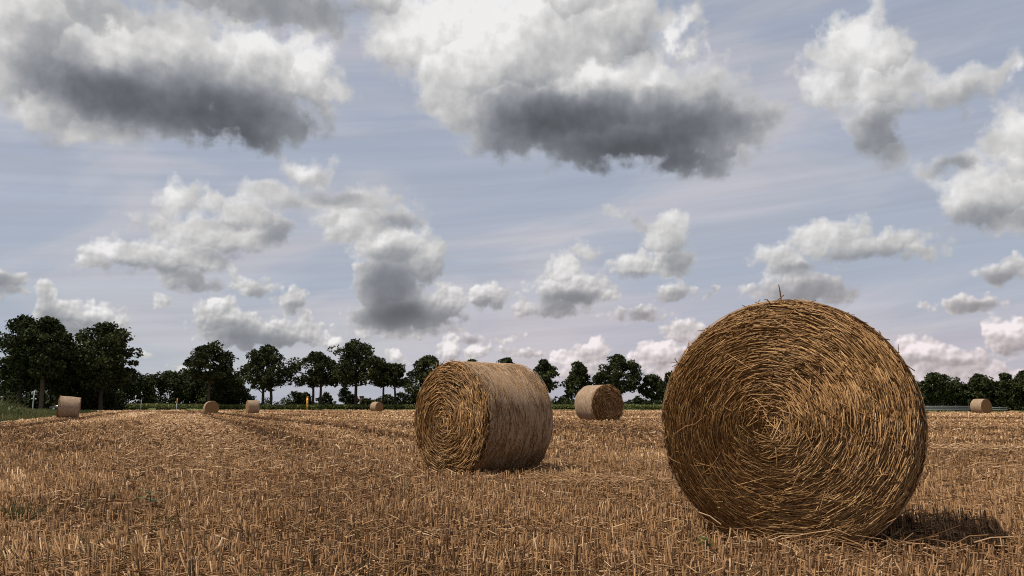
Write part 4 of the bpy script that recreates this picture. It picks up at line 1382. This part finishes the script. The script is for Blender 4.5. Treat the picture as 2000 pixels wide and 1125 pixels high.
def build_small():
    # signpost with two crossbars and little plates
    t = thing('signpost', 'thin pale signpost with crossbars and small plates above the left verge', 'signpost', at_ground(-28.62, 108))
    t.location.z += 0.0
    part('pole', Bag().tube([(0.0, 0, 0), (0.03, 0, 1.5), (0.10, 0, 2.75)], 0.065, 8), M['white_paint'], t, True)
    for z, w in ((2.62, .62), (2.32, .66)):
        part('crossbar', Bag().box((0.09, 0, z), (w, 0.05, 0.06)), M['white_paint'], t)
    for x, z in ((-0.17, 2.45), (0.32, 1.75), (-0.12, 1.78)):
        part('plate', Bag().box((x + 0.03, -0.06, z), (0.20, 0.025, 0.16)), M['white_paint'], t)
    # marker posts
    t = thing('marker_post', 'slim post with orange top at the dark wood\'s foot', 'marker post', at_ground(-20.9, 187.5))
    part('shaft', Bag().tube([(0, 0, 0), (0.06, 0, 1.6)], 0.085, 8), M['blue_grey_paint'], t, True)
    part('cap', Bag().tube([(0.06, 0, 1.6), (0.10, 0, 2.55)], 0.10, 8), M['orange_paint'], t, True)
    t = thing('marker_post', 'slim grey post without a coloured top in the shade of the wood', 'marker post', at_ground(-22.9, 188.0))
    part('shaft', Bag().tube([(0, 0, 0), (0.02, 0, 2.3)], 0.07, 8), M['blue_grey_paint'], t, True)
    part('cap', Bag().box((0.02, 0, 2.36), (0.18, 0.18, 0.10), taper=0.7), M['white_paint'], t)
    t = thing('pipeline_marker', 'tall yellow marker post with small white plates under the trees', 'marker post', at_ground(-13.12, 189.5))
    part('shaft', Bag().box((0, 0, 1.35), (0.36, 0.30, 2.7)), M['yellow_paint'], t)
    part('cap', Bag().box((0.03, 0, 2.80), (0.42, 0.36, 0.2), taper=0.7), M['orange_paint'], t)
    for z, x in ((2.15, 0.06), (1.45, -0.03), (0.85, 0.06)):
        part('plate', Bag().box((x, -0.165, z), (0.2, 0.02, 0.24)), M['white_paint'], t)
    # ruined chimney and low wall beyond the bushes
    t = thing('brick_chimney', 'small square dark brick chimney stump between the bushes', 'chimney', at_ground(-9.72, 212))
    part('shaft', Bag().box((0, 0, 1.55), (0.9, 0.9, 3.1)), M['brick_wall'], t)
    part('top', Bag().box((0, 0, 3.2), (1.05, 1.05, 0.2)), M['brick_wall'], t)
    t = thing('shed', 'low dark shed with a sloping roof left of the most distant bale', 'shed', at_ground(-9.0, 215))
    part('wall', Bag().box((0, 0, 1.0), (2.6, 2.0, 2.0)), M['brick_wall'], t)
    b = Bag()
    b.add([(-1.45, -1.15, 1.99), (1.45, -1.15, 2.35), (1.45, 1.15, 2.35), (-1.45, 1.15, 1.99), (-1.45, -1.15, 2.1), (1.45, -1.15, 2.46), (1.45, 1.15, 2.46), (-1.45, 1.15, 2.1)],
          np.array([[0, 3, 2, 1], [4, 5, 6, 7], [0, 1, 5, 4], [1, 2, 6, 5], [2, 3, 7, 6], [3, 0, 4, 7]]), 0.5)
    part('roof', b, M['asphalt'], t)

    # pale rail fences in front of the right wood
    def fence(label, a0, a1, d, n, h, rails, seed):
        x0, y0, z0 = at_ground(a0, d)
        x1, y1, z1 = at_ground(a1, d + 2)
        t = thing('rail_fence', label, 'fence', (x0, y0, z0), (0, 0, math.atan2(y1 - y0, x1 - x0)), 'pale rail fences before the right wood')
        L = math.hypot(x1 - x0, y1 - y0)
        for k in range(n):
            part('post', Bag().box((L * k / (n - 1), 0.07, h * 0.55), (0.11, 0.09, h * 1.1)), M['bark'], t)
        for r in rails:
            part('rail', Bag().box((L / 2, 0, r), (L + 0.2, 0.045, 0.16)), M['pale_rail'], t)
    fence('long pale rail fence between the largest bale and the wood bale', 24.6, 27.5, 130, 5, 0.9, (0.30, 0.55, 0.80), 1)
    fence('short pale rail fence right of the wood bale', 28.7, 29.4, 126, 3, 0.75, (0.35, 0.62), 2)

    # dark car on the lane, mostly behind the leaning bale
    x, y, z = at_ground(-27.0, 152)
    t = thing('parked_car', 'dark car on the lane, its front showing left of the leaning bale', 'car', (x, y, z + 0.06), (0, 0, math.pi - 0.05))
    # side profile, nose at +x after the turn it points left
    low = [(-2.1, .30), (2.05, .28), (2.16, .52), (2.05, .72), (1.1, .90), (0.95, .92), (-1.75, .95), (-2.12, .88), (-2.18, .55)]
    top = [(0.95, .90), (0.15, 1.38), (-0.1, 1.44), (-1.0, 1.43), (-1.5, 1.30), (-1.9, .93)]
    def slab(prof, w0, w1):
        b = Bag()
        n = len(prof)
        v = [(px, -(w0 if pz < 1 else w1) / 2, pz) for px, pz in prof] + [(px, (w0 if pz < 1 else w1) / 2, pz) for px, pz in prof]
        b.add(v, [np.array([[i, (i + 1) % n, (i + 1) % n + n, i + n] for i in range(n)]),
                  np.array([[0, i + 1, i] for i in range(1, n - 1)] + [[n, n + i, n + i + 1] for i in range(1, n - 1)])], 0.5)
        return b
    body = part('body', slab(low, 1.74, 1.74), M['car_paint'], t)
    part('cabin', slab(top, 1.62, 1.30), M['car_paint'], t)
    for s in (-1, 1):
        for xs in ((0.72, 0.18, -0.42, -0.42), (-0.50, -0.50, -0.98, -1.62)):
            b = Bag()
            q = [(xs[0], s * 0.825, 0.95), (xs[3], s * 0.825, 0.95), (xs[2], s * 0.672, 1.36), (xs[1], s * 0.672, 1.36)]
            b.add([(a, c + s * 0.006, d) for a, c, d in q] + [(a, c - s * 0.02, d) for a, c, d in q],
                  np.array([[0, 1, 2, 3], [4, 7, 6, 5], [0, 4, 5, 1], [1, 5, 6, 2], [2, 6, 7, 3], [3, 7, 4, 0]]), 0.5)
            part('side_window', b, M['car_glass'], t)
    b = Bag()
    b.add([(0.955, -.72, .935), (0.955, .72, .935), (0.21, .60, 1.365), (0.21, -.60, 1.365), (0.93, -.72, .92), (0.93, .72, .92), (0.18, .6, 1.35), (0.18, -.6, 1.35)],
          np.array([[0, 1, 2, 3], [4, 7, 6, 5], [0, 4, 5, 1], [1, 5, 6, 2], [2, 6, 7, 3], [3, 7, 4, 0]]), 0.5)
    part('windscreen', b, M['car_glass'], t)
    for s in (-1, 1):
        part('headlight', Bag().box((2.09, s * 0.62, 0.66), (0.10, 0.34, 0.13)), M['lamp_glass'], t)
        for xw in (1.35, -1.35):
            ring = [(math.cos(a), math.sin(a)) for a in np.linspace(0, 2 * math.pi, 20, endpoint=False)]
            b = Bag()
            n = 20
            v = [(xw + .32 * c, s * 0.70, .32 + .32 * d) for c, d in ring] + [(xw + .32 * c, s * 0.89, .32 + .32 * d) for c, d in ring]
            b.add(v, [np.array([[i, (i + 1) % n, (i + 1) % n + n, i + n] for i in range(n)]), np.array([[0, i + 1, i] for i in range(1, n - 1)] + [[n, n + i, n + i + 1] for i in range(1, n - 1)])], 0.5)
            wh = part('wheel', b, M['rubber'], t)
            b = Bag()
            v = [(xw + .2 * c, s * 0.893, .32 + .2 * d) for c, d in ring] + [(xw + .19 * c, s * 0.905, .32 + .19 * d) for c, d in ring]
            b.add(v, [np.array([[i, (i + 1) % n, (i + 1) % n + n, i + n] for i in range(n)]), np.array([[n, n + i, n + i + 1] for i in range(1, n - 1)])], 0.5)
            part('rim', b, M['rim_metal'], wh)


build_small()
